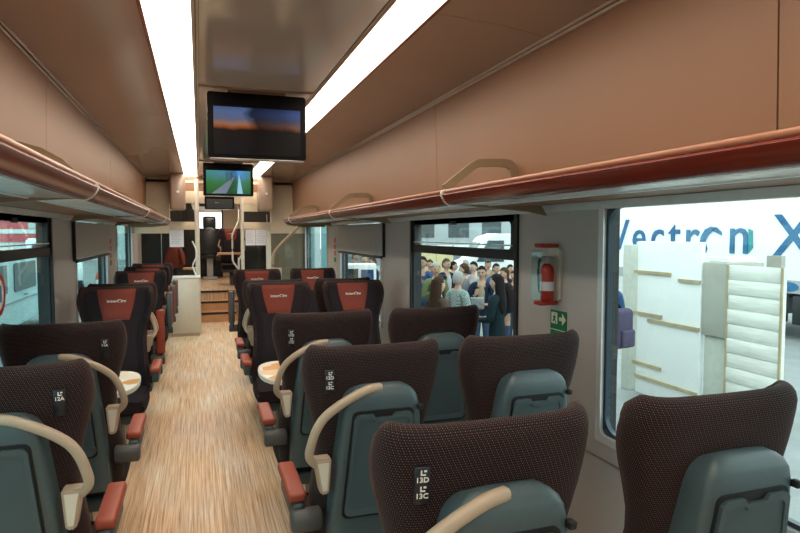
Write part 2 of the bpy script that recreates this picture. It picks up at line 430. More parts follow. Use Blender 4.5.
# ---------------------------------------------------------------- luggage racks
for s, name in ((1, 'above the double seats'), (-1, 'above the single seats')):
    X = lambda h: XC + s*h
    yend = 8.3 if s > 0 else 9.3
    r = tag(empty('luggage_rack', (X(.735), 0, 1.74)), 'long overhead luggage rack with a glossy red brown rail ' + name, 'luggage rack', 'overhead luggage racks')
    D = lambda h: s*(h - .735)
    joints = [Y0, -2.45, .08, 2.66, 5.26, 7.80 if s > 0 else 7.86, yend]
    for a, b in zip(joints[:-1], joints[1:]):
        prof = [(D(h), z) for h, z in ((.806, .050), (.780, .052), (.752, .051), (.742, .048), (.738, .042), (.741, .032), (.750, .018), (.763, .004), (.780, -.005), (.800, -.006), (.806, .0))]
        rings = [[(x, y, z) for x, z in prof] for y in (a+.006, b-.006)]
        if b == yend:
            for dy, sc in ((.03, .8), (.05, .45)):
                rings.append([(D(.765)+(x-D(.765))*sc, b+dy-.006, .036+(z-.036)*sc) for x, z in prof])
        obj('rail', smooth(loft(rings), 50), 'rail_red' if s > 0 else 'rail_brown', r)
        obj('rail_top', BX(*sorted((D(.744), D(.806))), a+.006, b-.006, .049, .069, .008, 3), 'rail_top', r)
        obj('shelf', BX(*sorted((D(.775), D(.985))), a+.004, b-.004, -.002, .014, .003, 1), 'shelf_under', r)
        obj('inner_shelf', BX(*sorted((D(.99), D(1.312))), a+.004, b-.004, .004, .018), 'panel_tan', r)
        obj('under_trim', BX(*sorted((D(.978), D(.992))), a, b, -.006, .006), 'alu', r)
    for yj in joints[1:-1]:
        ringp = [(D(h), z) for h, z in ((.806, .070), (.780, .074), (.754, .071), (.738, .061), (.732, .047), (.737, .032), (.747, .015), (.761, .0), (.779, -.009), (.806, -.010))]
        obj('rail_joint', smooth(loft([[(x, y, z) for x, z in ringp] for y in (yj-.006, yj+.006)]), 50), 'alu', r)
        # divider: an arch across the rack from rail to wall
        if s > 0:
            P = spline([(D(.755), yj, .075), (D(.82), yj, .125), (D(.89), yj, .178), (D(.92), yj, .195), (D(.96), yj, .202), (D(1.06), yj, .205), (D(1.10), yj, .198), (D(1.118), yj, .17), (D(1.12), yj, .10), (D(1.12), yj, .02)], 5)
            rings = []
            for i, p in enumerate(P):
                t = (P[min(i+1, len(P)-1)] - P[max(i-1, 0)]).normalized(); nn = Vector((0, 1, 0)).cross(t).normalized()
                rings.append([p+nn*.019+Vector((0, -.014, 0)), p+nn*.019+Vector((0, .014, 0)), p-nn*.019+Vector((0, .014, 0)), p-nn*.019+Vector((0, -.014, 0))])
            obj('divider', smooth(loft(rings), 50), 'arch_olive', r)
        else:
            out = [(D(.765), .06), (D(.86), .15), (D(.93), .19), (D(1.0), .21), (D(1.07), .215), (D(1.10), .20), (D(1.128), .17), (D(1.132), .02), (D(.77), .015)]
            obj('divider', plate(out, yj-.012, yj+.012, 'y', .004), 'arch_olive', r)
        obj('bracket', plate([(D(.80), -.002), (D(1.28), -.002), (D(1.31), -.05), (D(1.20), -.03)], yj-.01, yj+.01, 'y'), 'arch_olive', r)
    obj('end_cap', plate([(D(.76), .0), (D(.80), -.025), (D(1.0), -.05), (D(1.31), -.05), (D(1.31), .016), (D(.76), .016)], yend-.01, yend+.01, 'y'), 'arch_olive', r)

# ---------------------------------------------------------------- seats
def y_rear(z): return (1.2-z)*.15 if z > .62 else .087 + (.62-z)*.10
SEC = [ # z, half width, wing depth, thickness, wing thickness
    (.40, .225, .085, .07, .05), (.50, .232, .120, .10, .055), (.60, .225, .125, .11, .055), (.70, .215, .115, .105, .05),
    (.80, .208, .095, .090, .05), (.88, .216, .095, .080, .045), (.96, .236, .100, .070, .045), (1.03, .254, .108, .062, .045),
    (1.09, .263, .112, .06, .045), (1.14, .265, .112, .058, .045), (1.175, .262, .110, .056, .045)]
NB = 28
def sec_at(z):
    for a, b in zip(SEC[:-1], SEC[1:]):
        if a[0] <= z <= b[0]:
            t = (z-a[0])/(b[0]-a[0]); return tuple(p+(q-p)*t for p, q in zip(a, b))
    return SEC[-1] if z > 1 else SEC[0]
def se(v, e): return math.copysign(abs(v)**e, v)
def dip(s, z): return (-.010*(1-min(1, abs(s)**2.2)) - .040*max(0, (abs(s)-.80)/.20)**2)*max(0, min(1, (z-1.0)/.17))
def rear_pt(s, z):
    _, w, g, t, tw = sec_at(z); a = s*PI/2
    return Vector((w*se(math.sin(a), .85), y_rear(z) + (g+.005)*abs(s)**4.2, z + dip(s, z)))
def front_pt(s, z):
    _, w, g, t, tw = sec_at(z); a = s*PI/2
    return Vector(((w-tw)*se(math.sin(a), .85), y_rear(z) + t + (g-t)*abs(s)**3.2, z + dip(s, z)))
def backrest_bm():
    zs = [.40, .46, .52, .58, .64, .70, .76, .82, .88, .93, .98, 1.02, 1.06, 1.10, 1.14, 1.165]
    rings, uvs = [], []
    def ring(z, c, dz):
        R = [rear_pt(-1+2*k/NB, z) for k in range(NB+1)]
        F = [front_pt(1-2*k/NB, z) for k in range(NB+1)]
        tw = sec_at(z)[4]
        tipR = (R[-1]+F[0])/2 + Vector((0, tw*.45, 0)); tipL = (R[0]+F[-1])/2 + Vector((0, tw*.45, 0))
        pts = R + [tipR] + F + [tipL]
        if c:
            out = []
            for i, p in enumerate(pts):
                if i <= NB: q = F[NB-i]
                elif i == NB+1: q = (R[-1]+F[0])/2
                elif i <= 2*NB+2: q = R[2*NB+2-i]
                else: q = (R[0]+F[-1])/2
                mid = (p+q)/2; out.append(p.lerp(mid, c) + Vector((0, 0, dz)))
            pts = out
        return pts
    for z in zs: rings.append(ring(z, 0, 0))
    for c, dz in ((.12, .018), (.35, .030), (.65, .037), (.93, .040)): rings.append(ring(1.165, c, dz))
    for i, r in enumerate(rings):
        ref = rings[12]; u = 0; row = []
        base = [p for p in ref]
        for j in range(len(r)+1):
            row.append((u - .4, r[j % len(r)].z if i < len(zs) else 1.165 + (i-len(zs)+1)*.013))
            if j < len(r): u += (base[(j+1) % len(base)] - base[j]).length
        uvs.append(row)
    bm = loft(rings, uvs=uvs); bm.faces.ensure_lookup_table(); n = len(rings[0])
    for i in range(len(zs)-1):
        for j in range(NB+1, 2*NB+3): bm.faces[i*n+j].material_index = 1
    return smooth(bm, 75)
def front_patch(z0, z1, s0, s1, off, thick, nz=10, ns=10):
    """a pad lying on the front face of the backrest"""
    def P(z, s, o):
        e = 1e-3; p = front_pt(s, z)
        du = front_pt(s+e, z)-front_pt(s-e, z); dv = front_pt(s, z+e)-front_pt(s, z-e)
        nrm = dv.cross(du).normalized()
        if nrm.y < 0: nrm = -nrm
        return p + nrm*o
    bm = bmesh.new(); g = {}
    for i in range(nz+1):
        z = z0+(z1-z0)*i/nz; sw = s0+(s1-s0)*i/nz
        for j in range(ns+1):
            s = -sw+2*sw*j/ns
            edge = (i in (0, nz)) or (j in (0, ns))
            g[i, j] = bm.verts.new(P(z, s, off-thick if edge else off))
    for i in range(nz):
        for j in range(ns): bm.faces.new((g[i, j], g[i, j+1], g[i+1, j+1], g[i+1, j]))
    bmesh.ops.recalc_face_normals(bm, faces=bm.faces)
    if sum(f.normal.y for f in bm.faces) < 0: bmesh.ops.reverse_faces(bm, faces=bm.faces)
    return smooth(bm, 80)
def shell_bm():
    rings = []
    rows = [(.40, .185, .085), (.55, .18, .085), (.70, .170, .085), (.82, .158, .085), (.92, .147, .085), (.98, .140, .083),
            (1.010, .133, .078), (1.030, .122, .068), (1.042, .108, .053), (1.048, .090, .03)]
    for z, w, d in rows:
        yr = y_rear(z) - d; dep = d + .045
        r = []
        for k in range(25):
            a = -PI/2 + PI*k/24
            r.append((w*se(math.sin(a), .34), yr + .055*(1-abs(math.cos(a))**.30), z + .016*math.cos(a)*(1 if z > .9 else 0)*max(0, (z-.9)/.15)))
        r += [(w, y_rear(z)+.045, z), (-w, y_rear(z)+.045, z)]
        rings.append(r)
    return smooth(loft(rings), 50)
def on_shell(z, off=0): return y_rear(z) - .085 - off
def tilt(bm, z0, off):
    """lay geometry built in the x-z plane (y is outward depth) on the raked shell"""
    for v in bm.verts: v.co.y = on_shell(max(.63, v.co.z), off) - v.co.y
    bmesh.ops.recalc_face_normals(bm, faces=bm.faces); return bm
def tray_outline(w0, w1, z0, z1, r=.022, notch=True, nd=.014):
    pts = []
    def arc(cx, cz, a0, a1):
        for k in range(6):
            a = a0+(a1-a0)*k/5; pts.append((cx+r*math.cos(a), cz+r*math.sin(a)))
    arc(w0-r, z0+r, -PI/2, 0); arc(w1-r, z1-r, 0, PI/2)
    if notch: pts.extend([(.040, z1), (.030, z1-nd), (-.030, z1-nd), (-.040, z1)])
    arc(-w1+r, z1-r, PI/2, PI); arc(-w0+r, z0+r, PI, 1.5*PI)
    return pts
def scaled(o, f, dz=0):
    cx = 0; cz = sum(p[1] for p in o)/len(o); return [(p[0]*f, cz+(p[1]-cz)*f+dz) for p in o]
TR = dict(w0=.135, w1=.108, z0=.585, z1=.965)
def handle_bm(sd):
    P = spline([(0.0, on_shell(1.03)+.035, 1.052), (.06*sd, on_shell(1.02)+.02, 1.047), (.14*sd, on_shell(.99)+.01, 1.014), (.205*sd, on_shell(.95)+.01, .968), (.237*sd, on_shell(.92)+.012, .922), (.256*sd, on_shell(.87)+.015, .862), (.260*sd, on_shell(.83)+.02, .822), (.243*sd, on_shell(.8)+.03, .792), (.215*sd, on_shell(.78)+.035, .772)], 6)
    n = 12; rings = []
    for i, p in enumerate(P):
        t = (P[min(i+1, len(P)-1)]-P[max(i-1, 0)]).normalized()
        a = Vector((0, 1, 0)); b = t.cross(a).normalized(); a = b.cross(t).normalized()
        f = 1.0 if 0 < i < len(P)-1 else .55
        rings.append([p + a*(.016*f*se(math.cos(2*PI*k/n), .7)) + b*(.0150*f*se(math.sin(2*PI*k/n), .7)) for k in range(n)])
    return smooth(loft(rings), 60)
def handle_base_bm(sd):
    y = on_shell(.76)+.03
    o = [(.180*sd, .805), (.243*sd, .805), (.222*sd, .685), (.205*sd, .672), (.190*sd, .685)]
    return plate(o, y-.022, y+.035, 'y', .006)
def handle_inset_bm(sd):
    y = on_shell(.76)+.03
    return plate([(.190*sd, .792), (.230*sd, .792), (.214*sd, .692), (.198*sd, .692)], y-.0245, y-.018, 'y')
def number_icon(b):  # little seat pictogram
    bm = bmesh.new(); box(bm, -.006, -.003, -.0008, .0008, -.005, .006); box(bm, -.006, .005, -.0008, .0008, -.006, -.003); box(bm, .001, .007, -.0008, .0008, .002, .006)
    bmesh.ops.recalc_face_normals(bm, faces=bm.faces); return bm
SEAT_N = 0
def make_seat(x, y, facing, side, label, nums=None, arm='down', z=0.0, group='coach seats', text=True):
    """side: -1/+1 is the aisle side in the seat's own frame (looking along the way it faces, +x on its right); 0 is a window seat"""
    t = tag(empty('train_seat', (x, y, z), 0 if facing > 0 else PI), label, 'seat', group)
    obj('backrest', cached('backrest', backrest_bm), ['dotted_fabric', 'dark_fabric'], t)
    obj('lower_back', cached('lower_back', lambda: front_patch(.44, .965, .70, .66, .012, .006)), 'dark_fabric', t)
    wing = cached('head_wings', lambda: front_patch(.97, 1.160, .80, .80, .008, .004, 8, 16)); obj('head_pad', wing, 'dark_fabric', t)
    cov = obj('headrest_cover', cached('headrest_cover', lambda: front_patch(.945, 1.186, .28, .39, .020, .008)), 'red_fabric', t)
    if text:
        me = cached('logo', lambda: text_mesh('interCity', .037, .0006, .0007))
        p = front_pt(0, 1.10); q = obj('lettering', me, 'white_print', cov, (0, p.y+.024, 1.088), (PI/2 - .0, 0, PI))
        q.rotation_euler = (PI/2+.16, 0, PI)
    sh = obj('back_shell', cached('back_shell', shell_bm), 'teal_plastic', t)
    obj('tray_recess', cached('tray_recess', lambda: tilt(plate(scaled(tray_outline(**TR, notch=False), 1.06), -.004, .0012), 0, 0)), 'black_gap', sh)
    tr = obj('tray_table', cached('tray_table', lambda: tilt(plate(tray_outline(**TR), -.002, .008, bev=.002), 0, 0)), 'teal_tray', t)
    obj('tray_rim', cached('tray_rim', lambda: tilt(ring_plate(tray_outline(**TR), scaled(tray_outline(**TR), .88), .004, .013, 'y'), 0, 0)), 'teal_plastic', tr)
    obj('tray_latch', cached('tray_latch', lambda: tilt(BX(.118, .138, 0, .014, .60, .625, .004), 0, 0)), 'grey_plastic', tr)
    hk = -side if side else 1
    obj('coat_hook', cached(('coat_hook', hk), lambda: tilt(BX(*sorted((.128*hk, .146*hk)), -.012, .012, .965, .985, .004), 0, 0)), 'black_gap', t)
    obj('seat_cushion', cached('seat_cushion', lambda: smooth(bmesh_cushion(), 60)), 'dark_fabric', t)
    obj('seat_base', cached('seat_base', lambda: BX(-.205, .205, .10, .56, .27, .345, .02)), 'teal_dark', t)
    obj('pedestal', cached('pedestal', pedestal_bm), 'grey_plastic', t)
    if side:
        hd = obj('grab_handle', cached(('grab_handle', side), lambda: handle_bm(side)), 'beige_plastic', t)
        hb = obj('handle_base', cached(('handle_base', side), lambda: handle_base_bm(side)), 'beige_plastic', hd)
        obj('handle_inset', cached(('handle_inset', side), lambda: handle_inset_bm(side)), 'cabinet_white', hd)
    sds = [side] if side else []
    for sd in sds:
        xa, xb = sorted((.248*sd, .316*sd)); xm = .282*sd
        br = obj('armrest_bracket', cached(('armrest_bracket', sd), lambda: bracket_bm(sd)), 'grey_plastic', t)
        if arm == 'down':
            a = obj('armrest', cached(('armrest', sd), lambda: BX(xa, xb, .12, .46, .600, .638, .013, 3)), 'red_pad', t)
            obj('armrest_underside', cached(('armrest_under', sd), lambda: BX(xm-.022, xm+.022, .10, .44, .525, .602, .01)), 'teal_dark', a)
        else:
            a = obj('armrest', cached(('armrest_up', sd, arm), lambda: BX(xm-.022, xm+.022, .085, .165, .56, .96, .012)), 'teal_plastic' if arm == 'up' else 'red_pad', t)
            obj('armrest_pad', cached(('armrest_up_pad', sd), lambda: BX(xa, xb, .055, .087, .60, .965, .012, 3)), 'red_pad', a)
    if nums:
        s2 = side if side else -1
        xx = .180*s2; sq_ = min((q/400 for q in range(401)), key=lambda q: abs(rear_pt(q*s2, 1.075).x - xx))
        p = rear_pt(sq_*s2, 1.075); nn = rear_pt((sq_+.05)*s2, 1.075) - rear_pt((sq_-.05)*s2, 1.075)
        ang = math.atan2(nn.y*s2, nn.x*s2)
        pl = obj('number_plate', cached('number_plate', lambda: BX(-.0165, .0165, -.006, .002, -.043, .043, .0015, 1)), 'plaque', t, (p.x, p.y-.003, 1.075), (.15, 0, ang))
        zz = .031
        for w in nums:
            obj('pictogram', cached('pictogram', lambda: number_icon(0)), 'white_print', pl, (.002, -.0065, zz)); zz -= .0165
            obj('seat_number', cached('num_'+w, lambda: text_mesh(w, .0165, .0004, .0004)), 'white_print', pl, (0, -.0066, zz), (PI/2, 0, 0)); zz -= .0205
    return t
def bracket_bm(sd):
    a, b = sorted((.200*sd, .312*sd)); rings = []
    for x, f in ((a, .8), (a+.008, 1), (b-.008, 1), (b, .8)):
        rings.append([(x, .095+.042*f*se(math.cos(2*PI*k/20), .7), .548+.040*f*se(math.sin(2*PI*k/20), .7)) for k in range(20)])
    return smooth(loft(rings), 50)
def bmesh_cushion():
    bm = bmesh.new(); box(bm, -.228, .228, .11, .60, .335, .455)
    bmesh.ops.subdivide_edges(bm, edges=list(bm.edges), cuts=5, use_grid_fill=True)
    for v in bm.verts:
        u = v.co.x/.228; w = (v.co.y-.355)/.245
        if v.co.z > .44: v.co.z += .018*(abs(u)**2) - .035*max(0, w)**3 - .012
        v.co.x *= 1-.06*abs(w)**4; v.co.y = .355 + .245*w*(1-.05*abs(u)**4)
    bmesh.ops.bevel(bm, geom=[e for e in bm.edges if e.calc_face_angle(0) > 1.0], offset=.02, segments=3, affect='EDGES')
    bmesh.ops.recalc_face_normals(bm, faces=bm.faces); return bm
def pedestal_bm():
    o = [(.16, 0), (.50, 0), (.44, .06), (.36, .27), (.20, .27), (.22, .08)]
    return plate(o, -.05, .05, 'x', .008)

XA, XW, XS = .612, 1.240, -.600
R1, R2, R3, RF1, RH, RF2 = 1.13, 2.06, 3.00, 5.06, 5.26, 6.98
make_seat(XA, R1, 1, -1, 'dotted brown seat with plaque 13D 13C seen from behind, beside the aisle', ['13D', '13C'])
make_seat(XW+.03, R1, 1, 0, 'dotted brown seat back beside the big window with the locomotive lettering')
make_seat(XA, R2, 1, -1, 'dotted aisle seat with beige handle, just in front of the 13D 13C seat', ['12D', '12C'])
make_seat(XW, R2, 1, 0, 'dotted seat back under the green exit sign, below the fire extinguisher')
make_seat(XA, R3, 1, -1, 'dotted aisle seat backing onto the table bay, paired with a window seat', ['11D', '11C'])
make_seat(XW, R3, 1, 0, 'dotted seat back below the window that shows the platform crowd')
make_seat(XS, R2, 1, 1, 'dotted single seat with plaque 12A and large beige handle, nearest of the single seats', ['12A'])
make_seat(XS, R3, 1, 1, 'dotted single seat with plaque 11A whose back hides part of the printed table', ['11A'])
make_seat(XA, RF1, -1, 1, 'aisle seat with red lettered headrest facing the table of the double bay')
make_seat(XW, RF1, -1, 0, 'window seat with red lettered headrest facing the table of the double bay')
make_seat(XS, RF1, -1, -1, 'single seat with red lettered headrest facing its own small printed table')
make_seat(XA, RH, 1, -1, 'aisle seat standing back to back behind the bay seat, red armrest down')
make_seat(XW, RH, 1, 0, 'window seat standing back to back behind the bay window seat')
make_seat(XS, RH, 1, 1, 'single seat standing back to back behind the table seat, red armrest raised', arm='up_red')
make_seat(XA, RF2, -1, 1, 'aisle seat with red lettered headrest, last one before the glazed partition', arm='up')
make_seat(XW, RF2, -1, 0, 'window seat with red lettered headrest, last one before the end door')
for y, l in ((7.08, 'single seat with red headrest, second of those facing back down the aisle'), (7.95, 'single seat with red headrest, third of those facing back down the aisle'),
             (8.80, 'single seat with red headrest, standing just before the low cream cabinet')):
    make_seat(XS, y, -1, -1, l, arm='up')
make_seat(.66, 13.6, -1, 1, 'seat with red headrest on the raised floor beyond the steps', z=.51)

# ---------------------------------------------------------------- bay tables
def bay_table(label, x0, x1, end, y0, y1):
    r = tag(empty('bay_table', ((x0+x1)/2, (y0+y1)/2, 0)), label, 'table', 'printed tables in the seating bays')
    w, h = (x1-x0)/2, (y1-y0)/2
    o = []
    for k in range(13):                                       # rounded aisle end
        a = -PI/2 + PI*k/12; o.append((end*(w-.17+.17*se(math.cos(a), .8)), h*se(math.sin(a), .8)))
    o += [(-end*w, h), (-end*w, -h)]
    obj('tabletop', plate(o, .700, .722, 'z', .004), 'map_print', r)
    obj('table_edge', ring_plate([(u*1.012, v*1.02) for u, v in o], [(u*.99, v*.98) for u, v in o], .698, .7215, 'z'), 'cabinet_white', r)
    obj('table_leg', plate([(-.10, 0), (.10, 0), (.05, .04), (.04, .70), (-.04, .70), (-.05, .04)], -.03, .03, 'y', .005), 'grey_plastic', r, (-end*w*.35, 0, 0))
bay_table('table with printed map top between the single seats', XL+.005, -.352, 1, 3.56, 4.16)
bay_table('wide table with printed map top between the double seats', .352, XR-.005, -1, 3.56, 4.16)

# ---------------------------------------------------------------- ceiling monitors
def monitor(label, y, pic, w=.30, h=.20, z=2.465, xc=XC):
    r = tag(empty('monitor', (xc, y, z-h)), label, 'monitor', 'ceiling monitors')
    obj('housing', plate(rrect(w, h, .018), -.03, .03, 'y', .003), 'black_gloss', r)
    obj('back_cover', plate([(-w*.97, -h-.006), (w*.97, -h-.006), (w*.97, h-.02), (-w*.97, h-.02)], .02, .075, 'y', .01), 'silver', r)
    obj('lower_lip', BX(-w*.96, w*.96, -.028, .03, -h-.008, -h+.001, .002, 1), 'silver', r)
    obj('screen', BX(-w*.88, w*.88, -.0325, -.028, -h*.88, h*.56), pic, r)
    obj('mount', BX(-w*.6, w*.6, -.01, .05, h-.01, h+.035), 'trim_metal', r)
    return r
screen_mat('sunset', [(0, (.004, .004, .006)), (.50, (.010, .006, .006)), (.56, (.30, .07, .015)), (.64, (.38, .17, .09)), (.76, (.13, .15, .25)), (.92, (.10, .16, .34)), (1, (.08, .12, .26))], .75,
           side=[(0, (.9, .9, .9)), (.36, (1, 1, 1)), (.47, (.10, .11, .15)), (.8, (.25, .28, .36)), (1, (.5, .6, .85))])
screen_mat('railway', [(0, (.04, .16, .05)), (.45, (.06, .26, .08)), (.62, (.10, .30, .22)), (.72, (.10, .32, .36)), (1, (.12, .40, .52))], .62,
           side=[(0, (.7, 1, .7)), (.4, (1, 1, 1)), (.6, (.55, .55, .75)), (.78, (1.2, 1.2, 2.2)), (1, (.8, 1, .7))])
screen_mat('dim_page', [(0, (.035, .035, .028)), (1, (.05, .045, .035))], 1.0)
monitor('ceiling monitor showing a dark sunset, hung nearest above the aisle', 3.90, 'sunset')
m2 = monitor('ceiling monitor showing a green railway view, second along the aisle', 7.80, 'railway')
m3 = monitor('dim wide information display hung above the passage to the steps', 10.02, 'dim_page', .225, .105, 2.195, .32)
emit_mat('track_grey', (.10, .13, .20), .8); emit_mat('track_pale', (.16, .36, .50), .8)
obj('screen_track', plate([(-.20, -.17), (-.03, -.17), (.07, .03), (.055, .03)], -.0335, -.032, 'y'), 'track_grey', m2)
obj('screen_track', plate([(.10, -.17), (.17, -.17), (.13, .06), (.12, .06)], -.0335, -.032, 'y'), 'track_pale', m2)
# poles of the overhead line on the railway picture
for dx in (-.02, .03, .09): obj('screen_line', BX(dx-.003, dx+.003, -.0335, -.032, -.03, .10), 'rubber_black', m2)
obj('screen_text', cached('pagetext', lambda: text_mesh('www . . . . . . .', .026, .0004)), 'paper', m3, (0, -.0335, .0), (PI/2, 0, 0))

# ---------------------------------------------------------------- end partition, vestibule and driver end
YP = 10.1
pr = struct(empty('wall_end', (0, YP, 0)))
def part(nm, bm, m, root=pr): return obj(nm, bm, m, root)
part('pillar', BX(1.13, XR, 0, .12, 1.60, 2.55, .01), 'cream')
part('pillar', BX(XL, -.43, 0, .12, 1.60, 2.55, .01), 'cream')
part('lower_panel', BX(1.13, XR, .03, .09, 0, 1.60), 'olive_dark')
for a_, b_ in ((.905, 1.13), (-.41, -.185)):
    part('ceiling_return', BX(a_, b_, -.45, .0, 1.95, 2.54, .05, 4), 'ceiling_taupe')
    part('return_catch', BX((a_+b_)/2-.02, (a_+b_)/2+.02, -.462, -.448, 2.20, 2.24, .005), 'silver')
part('header_beam', BX(-.43, -.02, 0, .05, 1.66, 1.785, .006), 'cream')
part('header_beam', BX(.68, 1.13, 0, .05, 1.66, 1.785, .006), 'cream')
part('top_header', BX(-.43, 1.13, .012, .05, 2.27, 2.55), 'panel_tan')
part('top_header', BX(-.43, 1.13, .0, .045, 2.08, 2.27, .004), 'cream')
part('post', BX(-.06, .012, -.01, .06, 0, 2.46, .015), 'cabinet_white')
part('post', BX(.645, .70, -.01, .06, 0, 2.30, .015), 'cabinet_white')
part('post', BX(1.05, 1.13, -.01, .06, 0, 1.66, .015), 'cabinet_white')
part('glass_panel', BX(-.43, -.06, .02, .03, 0, 2.08), 'clear_glass')
part('glass_panel', BX(.70, 1.05, .02, .03, .2, 2.08), 'clear_glass')
part('glass_panel', BX(1.13, XR, -.62, -.612, .25, 1.60), 'clear_glass')
cab = tag(empty('low_cabinet', (-.22, 9.85, 0)), 'low cream cabinet standing at the aisle end in front of the glass partition', 'cabinet')
obj('cabinet_body', BX(-.215, .215, 0, .235, .05, .90, .006), 'cabinet_white', cab)
obj('cabinet_top', BX(-.225, .225, -.012, .238, .90, .935, .01), 'white_paint', cab)
obj('cabinet_plinth', BX(-.205, .205, .012, .23, 0, .05), 'trim_metal', cab)
obj('cabinet_door', BX(-.20, .20, -.008, .004, .08, .885, .003, 1), 'cabinet_white', cab)
def sheet(x, z, w, h, label, rot=0):
    s = tag(obj('notice', BX(-w, w, -.001, .001, -h, h), 'paper', None, (x, YP+.012, z)), label, 'notice', 'paper notices on the glass partition')
    for q in range(7): obj('print_line', BX(-w*.75, w*(.3+.45*random.random()), -.0018, -.0009, h*(.7-.22*q)-.004, h*(.7-.22*q)+.004), 'blind_grey', s)
sheet(-.335, 1.535, .105, .148, 'white notice sheet taped on the glass beside the cream post')
sheet(.80, 1.535, .080, .130, 'smaller white notice sheet with a mark, on the glass past the passage')
sheet(.97, 1.535, .085, .130, 'white notice sheet with printed lines next to the white post')
# dark lockers and doors of the vestibule
for n_, (a, b, y) in enumerate(((-.95, -.30, 11.28), (.72, 1.66, 11.28))):
    d = struct(obj('wall_vestibule', BX(a, b, y, y+.06, 0, 2.0), 'dark_panel'))
    obj('panel_joint', BX((a+b)/2-.004, (a+b)/2+.004, y-.004, y+.002, .05, 1.95), 'alu', d)
    up = struct(obj('wall_vestibule', BX(a, b, y, y+.05, 2.0, 2.42), 'cream'))
dg_ = tag(obj('fire_extinguisher', tube([(0, 0, 0), (0, 0, .02), (0, 0, .34), (0, 0, .38), (0, 0, .40)], [.04, .055, .055, .04, .015], 14), 'ext_red', None, (1.22, 10.9, 1.17)), 'red fire extinguisher hung on the vestibule wall past the partition', 'extinguisher')
obj('valve', BX(-.02, .02, -.06, .02, .40, .44, .004), 'rubber_black', dg_)
obj('mounting_plate', BX(.04, .48, -.02, .02, .0, .5), 'cream', dg_)
bag = tag(empty('red_jacket', (-.42, 11.10, 1.02)), 'red jacket hung on the dark vestibule wall behind the glass', 'jacket')
obj('jacket_body', smooth(loft([[(w*math.cos(2*PI*k/14)*(1+.06*math.sin(3*k)), d*math.sin(2*PI*k/14), z) for k in range(14)] for z, w, d in ((-.02, .13, .05), (.08, .15, .07), (.2, .13, .07), (.32, .10, .06), (.40, .04, .03))]), 60), 'red_fabric', bag)
obj('sleeve', tube([(.09, -.02, .33), (.14, -.05, .2), (.15, -.05, .04)], [.035, .045, .04], 10), 'red_fabric', bag)
obj('coat_peg', BX(-.015, .015, .02, .18, .39, .42, .004), 'alu', bag)
sb = tag(empty('counter', (-.13, 11.0, 0)), 'small wooden counter behind the glass beside the cream post', 'counter')
obj('countertop', BX(-.14, .10, -.15, .15, .98, 1.01, .005), 'wood_light', sb)
obj('counter_body', BX(-.13, .09, -.13, .13, 0, .98), 'dark_panel', sb)
# bent grab poles
def grab_pole(label, pts, r=.016):
    return tag(obj('grab_pole', tube(spline(pts, 6), r, 10), 'white_paint'), label, 'pole', 'bent white grab poles')
grab_pole('bent white grab pole, aisle-side one beyond the passage', [(.66, 10.75, 2.40), (.66, 10.75, 1.86), (.64, 10.75, 1.78), (.55, 10.75, 1.58), (.545, 10.75, 1.48), (.545, 10.75, 1.2), (.56, 10.75, 1.1), (.66, 10.75, .95), (.665, 10.75, .85), (.665, 10.75, 0)])
grab_pole('bent white grab pole close to the notices past the passage', [(.735, 10.7, 1.70), (.735, 10.7, 1.36), (.72, 10.7, 1.28), (.66, 10.7, 1.16), (.645, 10.7, 1.08), (.645, 10.7, 0)])
grab_pole('bent white grab pole rising from the low cream cabinet', [(-.05, 9.92, .93), (-.08, 9.92, 1.02), (-.10, 9.92, 1.10), (-.04, 9.92, 1.25), (-.05, 9.92, 1.36), (-.10, 9.92, 1.48)], .012)
gr = tag(obj('grab_rail', tube(spline([(1.03, 9.05, 1.02), (1.03, 9.05, 1.20), (1.05, 9.02, 1.30), (1.12, 8.9, 1.42), (1.30, 8.5, 1.66), (1.34, 8.40, 1.73)], 6), .023, 10), 'beige_plastic'), 'beige bent grab rail running up to the rack end', 'rail')
obj('rail_panel', BX(.98, 1.16, 9.02, 9.06, .0, 1.09, .01), 'beige_plastic', gr)
# driver end
wf = struct(obj('wall_front', BX(.56, XR, Y1-.06, Y1, .51, 2.42), 'cream'))
bm = bmesh.new(); box(bm, XL, .56, Y1-.06, Y1, .51, 1.70); box(bm, XL, .56, Y1-.06, Y1, 2.30, 2.42); box(bm, XL, 0, Y1-.06, Y1, 1.70, 2.30); bmesh.ops.recalc_face_normals(bm, faces=bm.faces)
obj('lower_panel', bm, 'dark_panel', wf)
ws = struct(empty('window_11', (0, Y1, 2.0)))
obj('window_frame', ring_plate([(x+.28, z) for x, z in rrect(.30, .31, .02)], [(x+.28, z) for x, z in rrect(.265, .27, .03)], -.08, .02, 'y'), 'rubber_black', ws)
obj('pane', BX(.0, .56, -.03, -.02, -.29, .29), 'clear_glass', ws)
obj('sun_blind', BX(.01, .55, -.07, -.05, .12, .30), 'alu', ws)
dc = tag(empty('driver_chair', (.235, 14.7, .51)), 'black high backed driver chair on a grey pedestal at the windscreen', 'chair')
def chair_back():
    rings = []
    for z, w, d in ((.62, .20, .05), (.72, .225, .06), (.95, .225, .06), (1.12, .205, .055), (1.20, .15, .045), (1.23, .10, .04)):
        rings.append([(w*se(math.cos(2*PI*k/20), .6), d*se(math.sin(2*PI*k/20), .7)+.02*(z-.6), z) for k in range(20)])
    return smooth(loft(rings), 60)
obj('backrest', chair_back(), 'dark_panel', dc)
obj('headrest', BX(-.145, .145, -.03, .05, 1.19, 1.49, .05, 3), 'dark_panel', dc)
obj('headrest_post', BX(-.05, .05, .0, .02, 1.2, 1.29), 'grey_plastic', dc)
obj('seat_cushion', BX(-.23, .23, .0, .48, .50, .62, .03, 3), 'dark_panel', dc)
obj('pedestal', BX(-.07, .07, .12, .34, .06, .5, .01), 'ext_grey', dc)
obj('foot', BX(-.16, .16, .05, .42, 0, .06, .01), 'ext_grey', dc)
